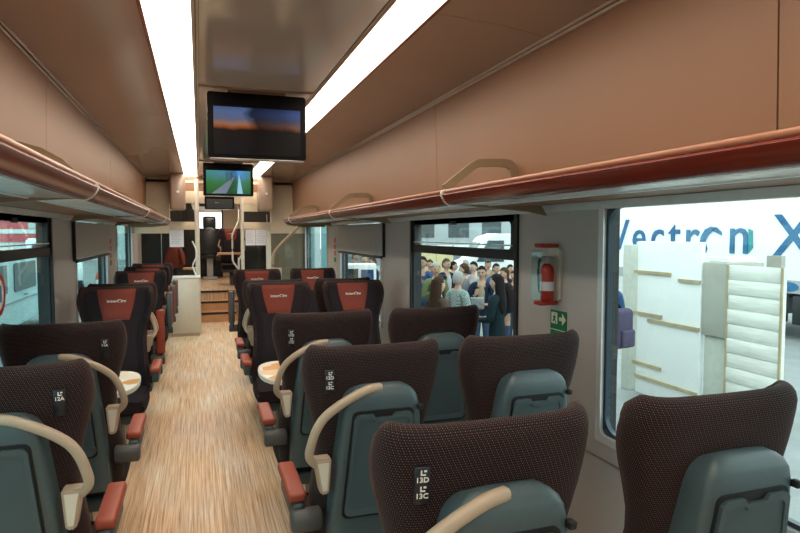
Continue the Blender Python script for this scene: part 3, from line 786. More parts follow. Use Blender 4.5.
for s in (-1, 1): obj('armrest', BX(s*.26-.03, s*.26+.03, .0, .32, .74, .79, .012), 'dark_panel', dc)
ft = tag(empty('folding_table', (.62, 12.75, .51)), 'light wooden folding table in front of the raised seat', 'table')
obj('tabletop', BX(-.27, .30, -.12, .12, .66, .70, .006), 'wood_light', ft)
obj('table_leg', BX(.12, .18, -.03, .03, 0, .66, .006), 'grey_plastic', ft)

# ---------------------------------------------------------------- extinguisher box, signs and labels on the pillars
ex = tag(empty('extinguisher_box', (XR-.062, 2.60, 1.262)), 'clear wall box holding a red fire extinguisher beside the exit sign', 'extinguisher box')
obj('back_plate', plate([(y, z+.135) for y, z in rrect(.050, .130, .015)], .045, .060, 'x'), 'cabinet_white', ex)
obj('cylinder', tube([(0, -.010, .0), (0, -.010, .012), (0, -.010, .15), (0, -.010, .175), (0, -.010, .19)], [.026, .034, .034, .026, .012], 16), 'ext_red', ex)
obj('label_band', tube([(0, -.010, .055), (0, -.010, .10)], .0348, 16), 'paper', ex)
obj('valve', BX(-.02, .02, -.045, .02, .19, .225, .005), 'ext_grey', ex)
obj('hose', tube(spline([(0, .0, .21), (-.01, .05, .2), (-.01, .055, .12), (-.01, .04, .04)], 5), .007, 8), 'rubber_black', ex)
obj('instruction_sheet', BX(-.05, -.047, .0, .05, .16, .23), 'ext_grey', ex)
obj('cover', plate([(y, z+.135) for y, z in rrect(.048, .125, .018)], -.056, -.052, 'x'), 'cover_clear', ex)
for z in (-.018, .268): obj('cover_clip', BX(-.05, .05, -.036, .036, z, z+.020, .006), 'ext_red', ex)
def wall_sign(x, y, z, hw, hh, label, m, s=1):
    return tag(obj('wall_sign', BX(-.003*s if s > 0 else 0, 0 if s > 0 else .003, -hw, hw, -hh, hh), m, None, (x, y, z)), label, 'sign')
# exit sign: running man and arrow
es = wall_sign(XR-.001, 2.575, 1.105, .07, .11, 'green exit sign with running figure and arrow on the grey pillar', 'sign_green')
def sq(nm, y0, y1, z0, z1, m, root, x=-.0045): return obj(nm, BX(x, x+.002, y0, y1, z0, z1), m, root)
sq('door_mark', .008, .060, .042, .098, 'sign_glow', es)
man = bmesh.new()
def lim(bm, a, b, w):
    a, b = Vector(a), Vector(b); d = (b-a).normalized(); n = Vector((-d.y, d.x))*w
    q = [a+n, b+n, b-n, a-n]; f = [bm.verts.new((-.0055, -p.x, p.y)) for p in q]; g = [bm.verts.new((-.0035, -p.x, p.y)) for p in q]
    bm.faces.new(f); bm.faces.new(g[::-1])
    for i in range(4): bm.faces.new((f[i], f[(i+1) % 4], g[(i+1) % 4], g[i]))
for a, b, w in (((-.030, .082), (-.034, .064), .006), ((-.034, .066), (-.022, .055), .004), ((-.022, .055), (-.024, .045), .0035), ((-.034, .066), (-.046, .052), .004), ((-.031, .078), (-.020, .072), .003), ((-.031, .078), (-.044, .074), .003), ((-.028, .092), (-.027, .087), .005)): lim(man, a, b, w)
bmesh.ops.recalc_face_normals(man, faces=man.faces); obj('running_figure', man, 'sign_green', es)
ar = plate([(-.008, .060), (-.008, .078), (-.034, .078), (-.034, .098), (-.066, .069), (-.034, .040), (-.034, .060)], -.0045, -.0025, 'x'); obj('arrow', ar, 'sign_glow', es)
sq('divider_line', -.068, .068, .010, .014, 'sign_glow', es)
ar = plate([(-.012, -.03), (-.012, -.012), (-.052, -.012), (-.052, -.03)], -.0045, -.0025, 'x'); obj('symbol', ar, 'sign_glow', es)
ar = plate([(.04, -.05), (.022, -.01), (.05, -.02), (.058, -.03)], -.0045, -.0025, 'x'); obj('symbol', ar, 'sign_glow', es)
s2 = wall_sign(XR-.001, 2.665, 1.40, .03, .055, 'small green sign half behind the extinguisher box', 'sign_green')
ar = plate([(.015, .03), (-.015, .02), (-.01, -.02), (.012, -.012)], -.0045, -.0025, 'x'); obj('symbol', ar, 'sign_glow', s2)
for x, s, w in ((XR-.001, 1, 'crowd side'), (XL+.001, -1, 'car park side')):
    r = tag(empty('safety_stickers', (x, 7.78, 1.36)), 'column of small red and green safety stickers on the pillar, ' + w, 'stickers')
    for q, m in enumerate(('label_red', 'label_red', 'label_red', 'sign_green')):
        obj('sticker', BX(-.003 if s > 0 else 0, 0 if s > 0 else .003, -.055, .055, .12-.085*q, .18-.085*q), m, r)

# round sticker on the near left glass
rs = tag(empty('round_sticker', (XL-.012, 3.63, 1.28)), 'round red white and blue sticker on the glass of the window facing the van', 'sticker')
circ = lambda r_: [(r_*math.cos(2*PI*k/28), r_*math.sin(2*PI*k/28)) for k in range(28)]
obj('disc', plate(circ(.115), 0, .002, 'x'), 'white_paint', rs)
obj('red_ring', ring_plate(circ(.115), circ(.088), .001, .004, 'x'), 'ext_red', rs)
mat('sign_blue', (.02, .22, .45), .5)
obj('symbol', plate([(-.05, -.045), (.05, -.045), (.05, .045), (-.05, .045)], .001, .0035, 'x'), 'sign_blue', rs)

# ================================================================ OUTSIDE
GZ = -.70
mat('paving', (.27, .28, .285), .75, var=.10, scale=3); mat('asphalt', (.22, .23, .24), .85, var=.12, scale=6)
ground = struct(obj('ground', BX(-60, 60, -40, 90, GZ-.1, GZ), 'paving'))
CY, SY = math.cos(YAW), math.sin(YAW)
def at(px, d, py=None):
    """world x, y (and z) of an image column at camera depth d, from the measured view"""
    a = math.atan((px-400)/600) + YAW; r = d/math.cos(math.atan((px-400)/600))
    X, Y = r*math.sin(a), r*math.cos(a)
    if py is None: return X, Y
    return X, Y, 1.6 - (py-233)/600*d
# ---- people
mat('skin', (.50, .29, .20), .55, var=.05); mat('skin_light', (.58, .37, .28), .55, var=.05)
mat('hair_black', (.010, .008, .008), .75, var=.3, scale=80, spec=.12); mat('hair_brown', (.055, .028, .015), .75, var=.3, scale=80, spec=.12); mat('hair_grey', (.33, .32, .31), .6, var=.2, scale=80)
mat('lips', (.32, .10, .08), .5); mat('eye_dark', (.02, .015, .012), .3)
for nm, c in (('cloth_blue', (.05, .12, .28)), ('cloth_navy', (.02, .03, .06)), ('cloth_olive', (.22, .25, .12)), ('cloth_brown', (.12, .08, .06)), ('cloth_white', (.70, .72, .74)),
              ('cloth_teal', (.014, .030, .038)), ('cloth_black', (.015, .016, .02)), ('cloth_grey', (.20, .22, .24)), ('cloth_jeans', (.06, .09, .15)), ('cloth_tan', (.45, .36, .24)), ('cloth_orange', (.55, .20, .08)), ('cloth_purple', (.12, .10, .17))):
    mat(nm, [v*.7 for v in c], .9, var=.12, scale=40, spec=.15)
check_mat('cloth_check', (.12, .20, .20), (.38, .44, .42), 40)
def icosphere(sub):
    bm = bmesh.new(); bmesh.ops.create_icosphere(bm, subdivisions=sub, radius=1.0); return bm
def head_mesh_into(bm, c, yaw, pitch):
    """a head with brow, nose, chin and ears, facing +y before turning; adds to bm with material slots 0 skin, 2 eye, 3 lips"""
    h = icosphere(4); R = Matrix.Rotation(yaw, 4, 'Z') @ Matrix.Rotation(pitch, 4, 'X')
    mi = {}
    for v in h.verts:
        x, y, z = v.co
        p = Vector((x*.075, y*.095, z*.118))
        if z < 0: p.x *= 1-.28*z*z; p.y *= 1-.10*z*z
        if y > 0:
            p.y += .024*math.exp(-(x*x)/.018 - ((z+.12)**2)/.035)                 # nose
            p.y += .008*math.exp(-(x*x)/.16 - ((z+.82)**2)/.03)                    # chin
            for s in (-1, 1): p.y -= .010*math.exp(-((x-s*.40)**2)/.02 - ((z-.10)**2)/.012)   # eye sockets
            p.y += .004*math.exp(-(x*x)/.05 - ((z+.48)**2)/.008)                   # mouth
        if abs(x) > .86: p.x += math.copysign(.020*math.exp(-((y+.05)**2)/.03 - ((z+.02)**2)/.05), x)   # ears
        v.co = p
    tmp = {}
    for v in h.verts: tmp[v] = bm.verts.new(Vector(c) + (R @ v.co.to_4d()).to_3d())
    for f in h.faces:
        m = f.calc_center_median(); k = 0
        if m.y > .05:
            if abs(abs(m.x)-.030) < .013 and abs(m.z-.012) < .008: k = 1
            if abs(m.x) < .026 and abs(m.z+.056) < .007: k = 2
        nf = bm.faces.new([tmp[v] for v in f.verts]); nf.material_index = k; nf.smooth = True
    h.free(); return R
def hair_bm(c, R, style):
    h = icosphere(3); out = bmesh.new(); tmp = {}
    def keep(p): return p.z > .42 - .75*max(-1, min(1, -p.y*1.2)) if style != 'none' else p.z > 2
    for f in h.faces:
        m = f.calc_center_median()
        lim_ = .50 if m.y > .35 else (.18 if m.y > -.1 else -.55)
        if m.z > lim_:
            vs = []
            for v in f.verts:
                if v not in tmp:
                    p = v.co; q = Vector((p.x*.089, p.y*.108 - .004, p.z*.130 + .004)); tmp[v] = out.verts.new(Vector(c)+(R @ q.to_4d()).to_3d())
                vs.append(tmp[v])
            out.faces.new(vs).smooth = True
    h.free()
    if style == 'long':
        rings = []
        for z, w, d, yo in ((.08, .075, .05, -.05), (0, .098, .065, -.05), (-.10, .108, .065, -.055), (-.22, .112, .058, -.075), (-.36, .105, .045, -.095), (-.44, .06, .03, -.10)):
            rings.append([Vector(c) + (R @ Vector((w*math.cos(2*PI*k/14), yo+d*math.sin(2*PI*k/14), z)).to_4d()).to_3d() for k in range(14)])
        b2 = loft(rings)
        m2 = bpy.data.meshes.new('t'); b2.to_mesh(m2); b2.free(); out.from_mesh(m2); bpy.data.meshes.remove(m2)
    return smooth(out, 70)
def seg_dist(p, a, b):
    ab = b-a; t = max(0, min(1, (p-a).dot(ab)/max(1e-9, ab.dot(ab)))); return (p-(a+ab*t)).length
def person(label, px, d, top, rz, jacket, hair, style='short', trousers='cloth_jeans', arms=('down', 'down'), head_turn=0.0, skin='skin', coat=False, thin=1.0, nod=0.0, group='people on the platform', shirt=None):
    X, Y, zt = at(px, d, top)
    H = zt - GZ; S = H/1.745
    t = tag(empty('person', (X, Y, GZ), rz), label, 'person', group)
    V, E, Rr = [], [], []
    def add(p, r, par=None):
        V.append(Vector(p)); Rr.append(r if isinstance(r, tuple) else (r, r)); i = len(V)-1
        if par is not None: E.append((par, i))
        return i
    bones = {}
    pel = add((0, 0, .93), (.150*thin, .108)); wa = add((0, .0, 1.07), (.132*thin, .10), pel); ch = add((0, .005, 1.27), (.158*thin, .112), wa)
    nb = add((0, -.005, 1.425), (.085, .07), ch); nk = add((0, .008, 1.50), (.054, .054), nb); hd = add((0, .016, 1.57), (.05, .05), nk)
    bones['torso'] = [(pel, wa), (wa, ch), (ch, nb)]; bones['neck'] = [(nb, nk), (nk, hd)]; bones['arm'] = []; bones['hand'] = []; bones['leg'] = []; bones['foot'] = []
    for s, pose in ((-1, arms[0]), (1, arms[1])):
        sh = add((s*.165, -.005, 1.385), (.066, .062), nb)
        if pose == 'down': el, wr, fd = (s*.225, -.03, 1.11), (s*.225, .05, .88), Vector((0, .12, -1))
        elif pose == 'phone': el, wr, fd = (s*.225, .03, 1.11), (s*.10, .27, 1.24), Vector((-s*.35, .5, .75))
        elif pose == 'hold': el, wr, fd = (s*.235, .02, 1.10), (s*.09, .25, 1.08), Vector((-s*.8, .5, .1))
        else: el, wr, fd = (s*.26, .10, 1.22), (s*.14, .20, 1.45), Vector((-s*.2, .2, 1))
        e = add(el, (.046, .046), sh); w = add(wr, (.029, .033), e); bones['arm'] += [(nb, sh), (sh, e), (e, w)]
        fd = fd.normalized(); side = Vector((0, 0, 1)).cross(fd) if abs(fd.z) < .9 else Vector((0, 1, 0)); side.normalize(); nrm = fd.cross(side)
        pm = add(Vector(wr)+fd*.055, (.034, .020), w); bones['hand'].append((w, pm))
        pe = Vector(wr)+fd*.082
        for q, L in enumerate((.062, .072, .068, .052)):
            b = pe + side*(.030-.020*q); k1 = add(b, (.0095, .0095), pm); k2 = add(b+fd*L*.5+nrm*.006, (.0088, .0088), k1); k3 = add(b+fd*L*.82+nrm*.026, (.0075, .0075), k2)
            bones['hand'] += [(pm, k1), (k1, k2), (k2, k3)]
        tb = Vector(wr)+fd*.03+side*.030; k1 = add(tb, (.012, .012), w); k2 = add(tb+fd*.03+side*.022+nrm*.01, (.010, .010), k1); k3 = add(tb+fd*.055+side*.026+nrm*.02, (.009, .009), k2)
        bones['hand'] += [(w, k1), (k1, k2), (k2, k3)]
    for s in (-1, 1):
        hp = add((s*.085, 0, .86), (.092, .095), pel); kn = add((s*.095, .015, .48), (.058, .06), hp); an = add((s*.10, -.02, .09), (.038, .042), kn); to = add((s*.115, .12, .035), (.036, .03), an)
        bones['leg'] += [(pel, hp), (hp, kn), (kn, an)]; bones['foot'].append((an, to))
    me = bpy.data.meshes.new('body'); me.from_pydata([tuple(v) for v in V], E, []); me.update()
    tmpo = bpy.data.objects.new('body', me); COL.objects.link(tmpo)
    md = tmpo.modifiers.new('skin', 'SKIN'); md.use_smooth_shade = True; md.branch_smoothing = .6
    sv = me.skin_vertices[0].data
    for i, r in enumerate(Rr): sv[i].radius = r; sv[i].use_root = (i == 0)
    ss = tmpo.modifiers.new('sub', 'SUBSURF'); ss.levels = 1; ss.render_levels = 1
    dg = bpy.context.evaluated_depsgraph_get(); em = bpy.data.meshes.new_from_object(tmpo.evaluated_get(dg))
    bpy.data.objects.remove(tmpo)
    bm = bmesh.new(); bm.from_mesh(em); bpy.data.meshes.remove(em)
    for f in bm.faces: f.material_index = 0; f.smooth = True
    bm.verts.ensure_lookup_table()
    lab = {}
    for v in bm.verts:
        best = min(((seg_dist(v.co, V[a], V[b]), k) for k, L in bones.items() for a, b in L), key=lambda q: q[0]); lab[v.index] = best[1]
    def garment(kinds, off, extra=None):
        g = bmesh.new(); mp = {}
        for f in bm.faces:
            if all((lab[v.index] in kinds) or (extra and extra(v.co, lab[v.index])) for v in f.verts):
                vs = []
                for v in f.verts:
                    if v.index not in mp: mp[v.index] = g.verts.new(v.co + v.normal*off)
                    vs.append(mp[v.index])
                g.faces.new(vs).smooth = True
        return g
    bm.normal_update()
    jk = garment({'torso', 'arm'}, .014, (lambda p, k: k == 'leg' and p.z > (.52 if coat else .84)))
    tr = garment({'leg'}, .009, lambda p, k: k == 'torso' and p.z < .98)
    shoe = garment({'foot'}, .008)
    hc = (0, .018, 1.622)
    R = head_mesh_into(bm, hc, head_turn, nod)
    for q in (bm, jk, tr, shoe): bmesh.ops.scale(q, vec=(S, S, S), verts=q.verts)
    b = obj('body', bm, [skin, 'eye_dark', 'lips'], t)
    obj('jacket', jk, jacket, t); obj('trousers', tr, trousers, t); obj('shoes', shoe, 'cloth_black', t)
    if shirt: obj('shirt_front', smooth(loft([[(S*w*math.cos(PI*k/8), S*(.098+dd+.045*math.sin(PI*k/8)), S*z) for k in range(9)] + [(S*-w, S*.06, S*z), (S*w, S*.06, S*z)] for z, w, dd in ((.98, .05, -.02), (1.15, .06, 0), (1.3, .06, 0.005), (1.40, .035, -.02))]), 60), shirt, t)
    if style != 'none':
        hb = hair_bm(hc, R, style); bmesh.ops.scale(hb, vec=(S, S, S), verts=hb.verts); obj('hair', hb, hair, t)
    return t, S
A = math.radians
BACK = -A(115)   # facing away from the train, roughly +x
# nearer row, seen from behind
person('person with long brown hair and brown jacket, back turned to the train', 438, 8.2, 276, A(-75), 'cloth_brown', 'hair_brown', 'long', arms=('hold', 'hold'), skin='skin_light')
person('grey-haired person in a pale checked shirt, back turned to the train', 458, 9.5, 271, A(-70), 'cloth_check', 'hair_grey', 'short', arms=('down', 'hold'))
person('person with long black hair in a long dark coat, facing the group', 498, 8.5, 273.5, A(40), 'cloth_teal', 'hair_black', 'long', arms=('hold', 'hold'), coat=True, trousers='cloth_black', skin='skin_light')
# the group they talk to
p8, S8 = person('dark-haired person with glasses and open navy jacket holding a booklet', 482, 10.6, 265.5, A(150), 'cloth_navy', 'hair_black', 'short', arms=('hold', 'phone'), shirt='cloth_tan', head_turn=A(-8))
gl = obj('glasses', loft([[(S8*(sx*.032+r_*math.cos(2*PI*k/12)), S8*(.018+.095+.012), S8*(1.634+r_*.8*math.sin(2*PI*k/12))) for k in range(12)] for sx, r_ in ((-1, .024), (-1, .019))], caps=False), 'eye_dark', p8)
gl = obj('glasses', loft([[(S8*(sx*.032+r_*math.cos(2*PI*k/12)), S8*(.018+.095+.012), S8*(1.634+r_*.8*math.sin(2*PI*k/12))) for k in range(12)] for sx, r_ in ((1, .024), (1, .019))], caps=False), 'eye_dark', p8)
bk = tag(obj('booklet', BX(-.11, .11, -.008, .008, -.15, .15, .002, 1), 'cloth_white', None, (p8.location.x-.20, p8.location.y-.25, GZ+1.12*S8), (A(-50), 0, A(150))), 'white booklet held by the person with glasses', 'booklet')
person('bearded person with cropped grey hair and olive jacket', 435.5, 11.0, 262, A(170), 'cloth_olive', 'hair_grey', 'short', arms=('down', 'phone'), shirt='cloth_grey')
person('person in profile with brown hair and grey jacket', 465, 11.4, 263, A(60), 'cloth_grey', 'hair_brown', 'short', arms=('hold', 'down'), skin='skin_light')
person('person in a dark suit with short greying hair, behind the long coat', 505, 11.0, 267, A(95), 'cloth_black', 'hair_brown', 'short', arms=('down', 'hold'), shirt='cloth_white')
person('person in a blue jacket at the window frame edge', 423, 12.2, 256, A(140), 'cloth_blue', 'hair_black', 'short', arms=('phone', 'down'))
person('person in a navy jacket over a white shirt, standing behind the olive jacket', 446, 12.8, 258, A(-160), 'cloth_navy', 'hair_brown', 'short', arms=('down', 'down'), shirt='cloth_white')
person('black-haired person in a white shirt behind the person with glasses', 474, 12.6, 261, A(120), 'cloth_white', 'hair_black', 'short', arms=('down', 'phone'), skin='skin_light')
person('dark-haired person in blue, partly hidden between two others', 496, 13.0, 263, A(185), 'cloth_blue', 'hair_black', 'short', arms=('down', 'down'))
person('person in a rust coloured top at the edge of the crowd', 515, 12.0, 270, A(130), 'cloth_black', 'hair_brown', 'short', arms=('hold', 'down'), shirt='cloth_orange')
for px, d, top, rz, jk, hr, lb in ((430, 14.5, 259, 150, 'cloth_grey', 'hair_brown', 'person in a grey jacket far back between the blue and olive jackets'),
        (453, 14.0, 261, -120, 'cloth_black', 'hair_black', 'person in black far back beside the navy jacket'),
        (488, 15.0, 260, 170, 'cloth_tan', 'hair_brown', 'person in a tan coat at the back of the crowd'),
        (510, 14.2, 264, -170, 'cloth_navy', 'hair_black', 'person in navy at the back by the rust coloured top'),
        (417, 13.6, 262, 100, 'cloth_white', 'hair_brown', 'person in white at the far edge beside the blue jacket'),
        (466, 15.6, 259, 20, 'cloth_blue', 'hair_grey', 'grey-haired person in blue far back in the crowd')):
    person(lb, px, d, top, A(rz), jk, hr, 'short', arms=('down', 'down'))
# beyond the half-covered window
person('person with a tan face looking out past the white cart', 364.5, 15.2, 254, A(170), 'cloth_grey', 'hair_black', 'short', arms=('down', 'down'))
person('person in a dark blue jacket leaning beside the white cart', 373, 14.6, 256.5, A(100), 'cloth_navy', 'hair_brown', 'short', arms=('hold', 'hold'))
person('person in a green blue jacket behind the white cart', 355, 17.5, 252, A(-150), 'cloth_teal', 'hair_brown', 'short', arms=('down', 'down'))
# by the crates
pb, Sb = person('person wearing a blue jacket and purple backpack beside the white crates', 607, 7.2, 262, A(15), 'cloth_blue', 'hair_black', 'short', arms=('hold', 'down'))
bp = tag(empty('backpack', (pb.location.x, pb.location.y, GZ), A(15)), 'purple backpack worn by the person beside the white crates', 'backpack')
obj('bag', BX(-.15, .15, -.30, -.135, .95, 1.42, .06, 4), 'cloth_purple', bp)
obj('front_pocket', BX(-.11, .11, -.345, -.29, .97, 1.18, .03, 3), 'cloth_purple', bp)
for s in (-1, 1): obj('strap', tube(spline([(s*.09, -.15, 1.40), (s*.10, -.05, 1.47), (s*.10, .10, 1.40), (s*.115, .13, 1.22), (s*.13, -.14, 1.02)], 5), .016, 8), 'cloth_black', bp)

# ---- white locomotive with lettering
XLO = 12.0
lo = tag(empty('locomotive', (XLO, 6.5, GZ)), 'white locomotive with big blue lettering standing beyond the crates', 'locomotive')
mat('loco_white', (.82, .83, .84), .35, var=.02); mat('loco_grey', (.25, .28, .31), .5); mat('letter_blue', (.015, .12, .28), .4, var=.25, scale=4); mat('letter_teal', (.02, .26, .27), .4, var=.2, scale=3)
sec = [(0, 1.30), (0, 3.4), (.12, 3.75), (.45, 4.0), (2.5, 4.0), (2.85, 3.75), (2.95, 3.4), (2.95, 1.30)]
def loco_body():
    rings = []
    for y, ins in ((-9.8, .9), (-9.2, .35), (-8.6, 0), (8.6, 0), (9.2, .35), (9.8, .9)):
        rings.append([(1.475+(x-1.475)*(1-.12*ins), y, 1.30+(z-1.30)*(1-.42*ins)) for x, z in sec])
    return smooth(loft(rings), 35)
obj('body', loco_body(), 'loco_white', lo)
obj('sole_bar', BX(-.02, 2.97, -9.3, 9.3, 1.02, 1.30), 'ext_grey', lo)
ov = obj('emblem', plate([(y-2.25+.0, z+1.16) for y, z in [(.26*math.cos(2*PI*k/20), .105*math.sin(2*PI*k/20)) for k in range(20)]], -.03, -.015, 'x'), 'letter_blue', lo, (0, 5.3, 0))
obj('under_tank', BX(.15, 2.8, -2.2, 2.2, .25, 1.02, .05), 'loco_grey', lo)
for yb in (-5.6, 5.6):
    bg_ = obj('bogie', BX(.2, 2.75, yb-1.9, yb+1.9, .45, .85, .05), 'loco_grey', lo)
    for dy in (-1.3, 1.3):
        obj('wheel', plate([(yb+dy+.60*math.cos(2*PI*k/24), .60+.60*math.sin(2*PI*k/24)) for k in range(24)], .30, .44, 'x'), 'rubber_black', bg_)
        obj('axle_box', BX(.10, .30, yb+dy-.18, yb+dy+.18, .42, .78, .03), 'ext_grey', bg_)
for yb in (-1.0, 2.6, 3.6): obj('equipment_box', BX(.0, .3, yb-.35, yb+.35, .35, .98, .03), 'rubber_black', lo)
obj('roof_rail', BX(.1, .16, -8, 8, 3.86, 3.92), 'ext_grey', lo)
# lettering, read along -y
def letter(ch, px, base_py, size, m='letter_blue', dz=0):
    a = math.atan((px-400)/600)+YAW; y = XLO/math.tan(a); dpt = y*CY + XLO*SY
    z = 1.6-(base_py-233)/600*dpt
    me = text_mesh(ch, size, .012, .006)
    for v in me.vertices: pass
    zs = [v.co.y for v in me.vertices]; xs = [v.co.x for v in me.vertices]
    o = obj('lettering', me, m, lo, (-.014, y-6.5, z-GZ-min(zs)), (PI/2, 0, -PI/2))
    o['label'] = 'blue letter ' + ch
    return o
BASE = 252.5
for ch, px in (('V', 620), ('e', 639), ('c', 657.5), ('t', 674.5), ('r', 691.5), ('n', 739)): letter(ch, px, {'V': 249, 'e': 250.5, 'c': 251, 't': 251.5, 'r': 252, 'n': 253}[ch], 1.28)
letter('X', 793, 257, 1.34)
# the split o: two slanted strokes
def poly_on_loco(pix, nm, m):
    pts = []
    for px, py in pix:
        a = math.atan((px-400)/600)+YAW; y = XLO/math.tan(a); dpt = y*CY+XLO*SY; pts.append((y-6.5, 1.6-(py-233)/600*dpt-GZ))
    obj(nm, plate(pts, -.026, -.004, 'x'), m, lo)
poly_on_loco([(711, 226), (705, 229), (701, 236), (700, 243), (703, 250), (706, 252.5), (707.5, 248), (705, 241), (708, 235), (712, 231), (717, 227.5)], 'letter_stroke', 'letter_blue')
poly_on_loco([(711.5, 230), (716, 226.5), (721, 231), (722, 235)], 'letter_stroke', 'letter_blue')
poly_on_loco([(748.5, 228), (752.5, 230), (753, 247), (749, 252.5)], 'letter_stroke', 'letter_teal')

# ---- crates and boards standing in front of the locomotive
mat('board_white', (.88, .88, .87), .45, var=.02); mat('batten', (.42, .34, .20), .7, var=.15, scale=8); mat('crate_beige', (.40, .38, .33), .6, var=.1, scale=3); mat('post_pale', (.55, .56, .50), .6)
mat('plank_white', (.80, .79, .73), .6, var=.12, scale=3, stretch=(1, 1, 14))
XB = 6.0
def yb_(px, X=XB): return X/math.tan(math.atan((px-400)/600)+YAW)
def zb_(px, py, X=XB): y = yb_(px, X); return 1.6-(py-233)/600*(y*CY+X*SY)
bo = tag(empty('display_board', (XB, 0, GZ)), 'tall plain white board with brown battens standing before the locomotive', 'board')
ya, yc = yb_(702), yb_(638)
obj('board', BX(0, .06, ya, yc, 0, zb_(660, 241)-GZ, .01), 'board_white', bo)
for p0, p1, py in ((636, 672, 272.5), (680, 702, 281), (636, 664, 314.5), (650, 702, 325), (636, 664, 366), (638, 701, 386)):
    z = zb_((p0+p1)/2, py)-GZ; obj('batten', BX(-.025, .0, yb_(p1), yb_(p0), z-.022, z+.022), 'batten', bo)
po = tag(obj('timber_post', BX(XB-.06, XB+.08, yb_(637)+.05, yb_(628)+.03, GZ, zb_(632, 244), .01), 'post_pale'), 'pale upright timber post at the edge of the white board', 'post')
cr = tag(empty('packing_case', (XB, 0, GZ)), 'beige grey packing case between the white board and the planked screen', 'case')
ya, yc = yb_(727.5), yb_(703.5)
obj('case_body', BX(.05, .6, ya, yc, 0, zb_(715, 337)-GZ, .01), 'post_pale', cr)
obj('case_upper', BX(.0, .6, ya, yc, zb_(715, 336.5)-GZ, zb_(715, 262)-GZ, .01), 'crate_beige', cr)
obj('case_lid', BX(.05, .5, ya+.02, yc-.04, zb_(715, 262)-GZ, zb_(715, 256.5)-GZ, .01), 'board_white', cr)
pc = tag(empty('planked_screen', (XB, 0, GZ)), 'pale upright screen of wide horizontal planks standing before the locomotive', 'screen')
ya, yc = yb_(783.5), yb_(729)
zt = zb_(756, 266)-GZ; npl = 11
obj('screen_core', BX(.02, .08, ya+.01, yc-.01, 0, zt-.02), 'plank_white', pc)
for k_ in range(npl):
    h = zt/npl
    obj('plank', BX(-.004-.006*(k_ % 2), .02, ya, yc, h*k_+.002, h*(k_+1)-.002, .003, 1), 'plank_white', pc)
for yy in (ya, yc): obj('screen_edge', BX(-.012, .006, yy-.012, yy+.012, 0, zt), 'batten', pc)
obj('screen_tag', BX(.0, .06, ya+.02, ya+.2, zt, zt+.13), 'crate_beige', pc)

# ---- beyond the crowd: parked coach, white van, cream hall
mat('banner_teal', (.12, .36, .40), .7, var=.08); mat('banner_pale', (.55, .66, .68), .7, var=.05)
for q, (px, m_, nm) in enumerate(((308, 'banner_teal', 'teal'), (315, 'banner_pale', 'pale'), (322, 'banner_teal', 'second teal'))):
    x_, y_ = at(px, 17.0 + 2.0*q)
    bn = tag(empty('banner', (x_, y_, GZ), A(-20)), 'tall %s banner on a pole seen through the last window before the end door' % nm, 'banner')
    obj('cloth', BX(-.005, .165, -.01, .01, .35, 3.6, .004), m_, bn); obj('pole', BX(-.035, -.005, -.015, .015, 0, 3.75, .004), 'ext_grey', bn); obj('foot', BX(-.08, .12, -.1, .1, 0, .05, .01), 'ext_grey', bn)
mat('coach_grey', (.34, .38, .40), .4, var=.05); mat('hall_cream', (.66, .56, .30), .7, var=.04, scale=.5); mat('van_glass', (.02, .035, .045), .1)
hall = tag(empty('exhibition_hall', (26, 52, GZ)), 'cream hall wall far behind the crowd', 'building')
obj('wall', BX(-14, 8, 0, .6, 0, 3.2), 'hall_cream', hall)
for q in range(6): obj('wall_post', BX(-13+q*4, -12.8+q*4, -.12, 0, 0, 3.2), 'cloth_tan', hall)
obj('roof', BX(-14.3, 8.3, -.5, 1.0, 3.2, 3.45), 'coach_grey', hall)
pcv = tag(empty('parked_coach', (15.5, 33, GZ), A(12)), 'long grey passenger coach parked behind the crowd', 'coach')
obj('body', BX(-7.5, 9, 0, 2.8, 1.0, 3.9, .15, 3), 'coach_grey', pcv)
obj('roof', BX(-7.5, 9, .15, 2.65, 3.85, 4.15, .12, 3), 'white_paint', pcv)
for q in range(6): obj('window', BX(-6.6+2.5*q, -5.1+2.5*q, -.02, .05, 2.05, 3.0), 'van_glass' if q not in (0, 4) else 'white_paint', pcv)
obj('stripe', BX(-7.4, 8.9, -.015, .03, 1.5, 1.62), 'white_paint', pcv)
for x_ in (-5.5, -3.2, 5.0, 7.2): obj('wheel', plate([(x_+.46*math.cos(2*PI*k/20), .46+.46*math.sin(2*PI*k/20)) for k in range(20)], .3, .45, 'y'), 'rubber_black', pcv)
obj('underframe', BX(-7, 8.5, .3, 2.5, .5, 1.02), 'loco_grey', pcv)
xa_, ya_ = at(416, 16.8); xb_, yb2 = at(455, 16.8)
hd_ = tag(empty('hoarding', ((xa_+xb_)/2, (ya_+yb2)/2, GZ), math.atan2(yb2-ya_, xb_-xa_)), 'cream yellow hoarding standing behind the people in olive and navy', 'hoarding')
for q in range(3): obj('panel', BX(-.70+.48*q-.235, -.70+.48*q+.235+.0, 0, .05, .1, 1.95, .006), 'hall_cream', hd_)
for q in range(4): obj('post', BX(-.94+.48*q-.02, -.94+.48*q+.02, .05, .10, 0, 2.0), 'ext_grey', hd_)
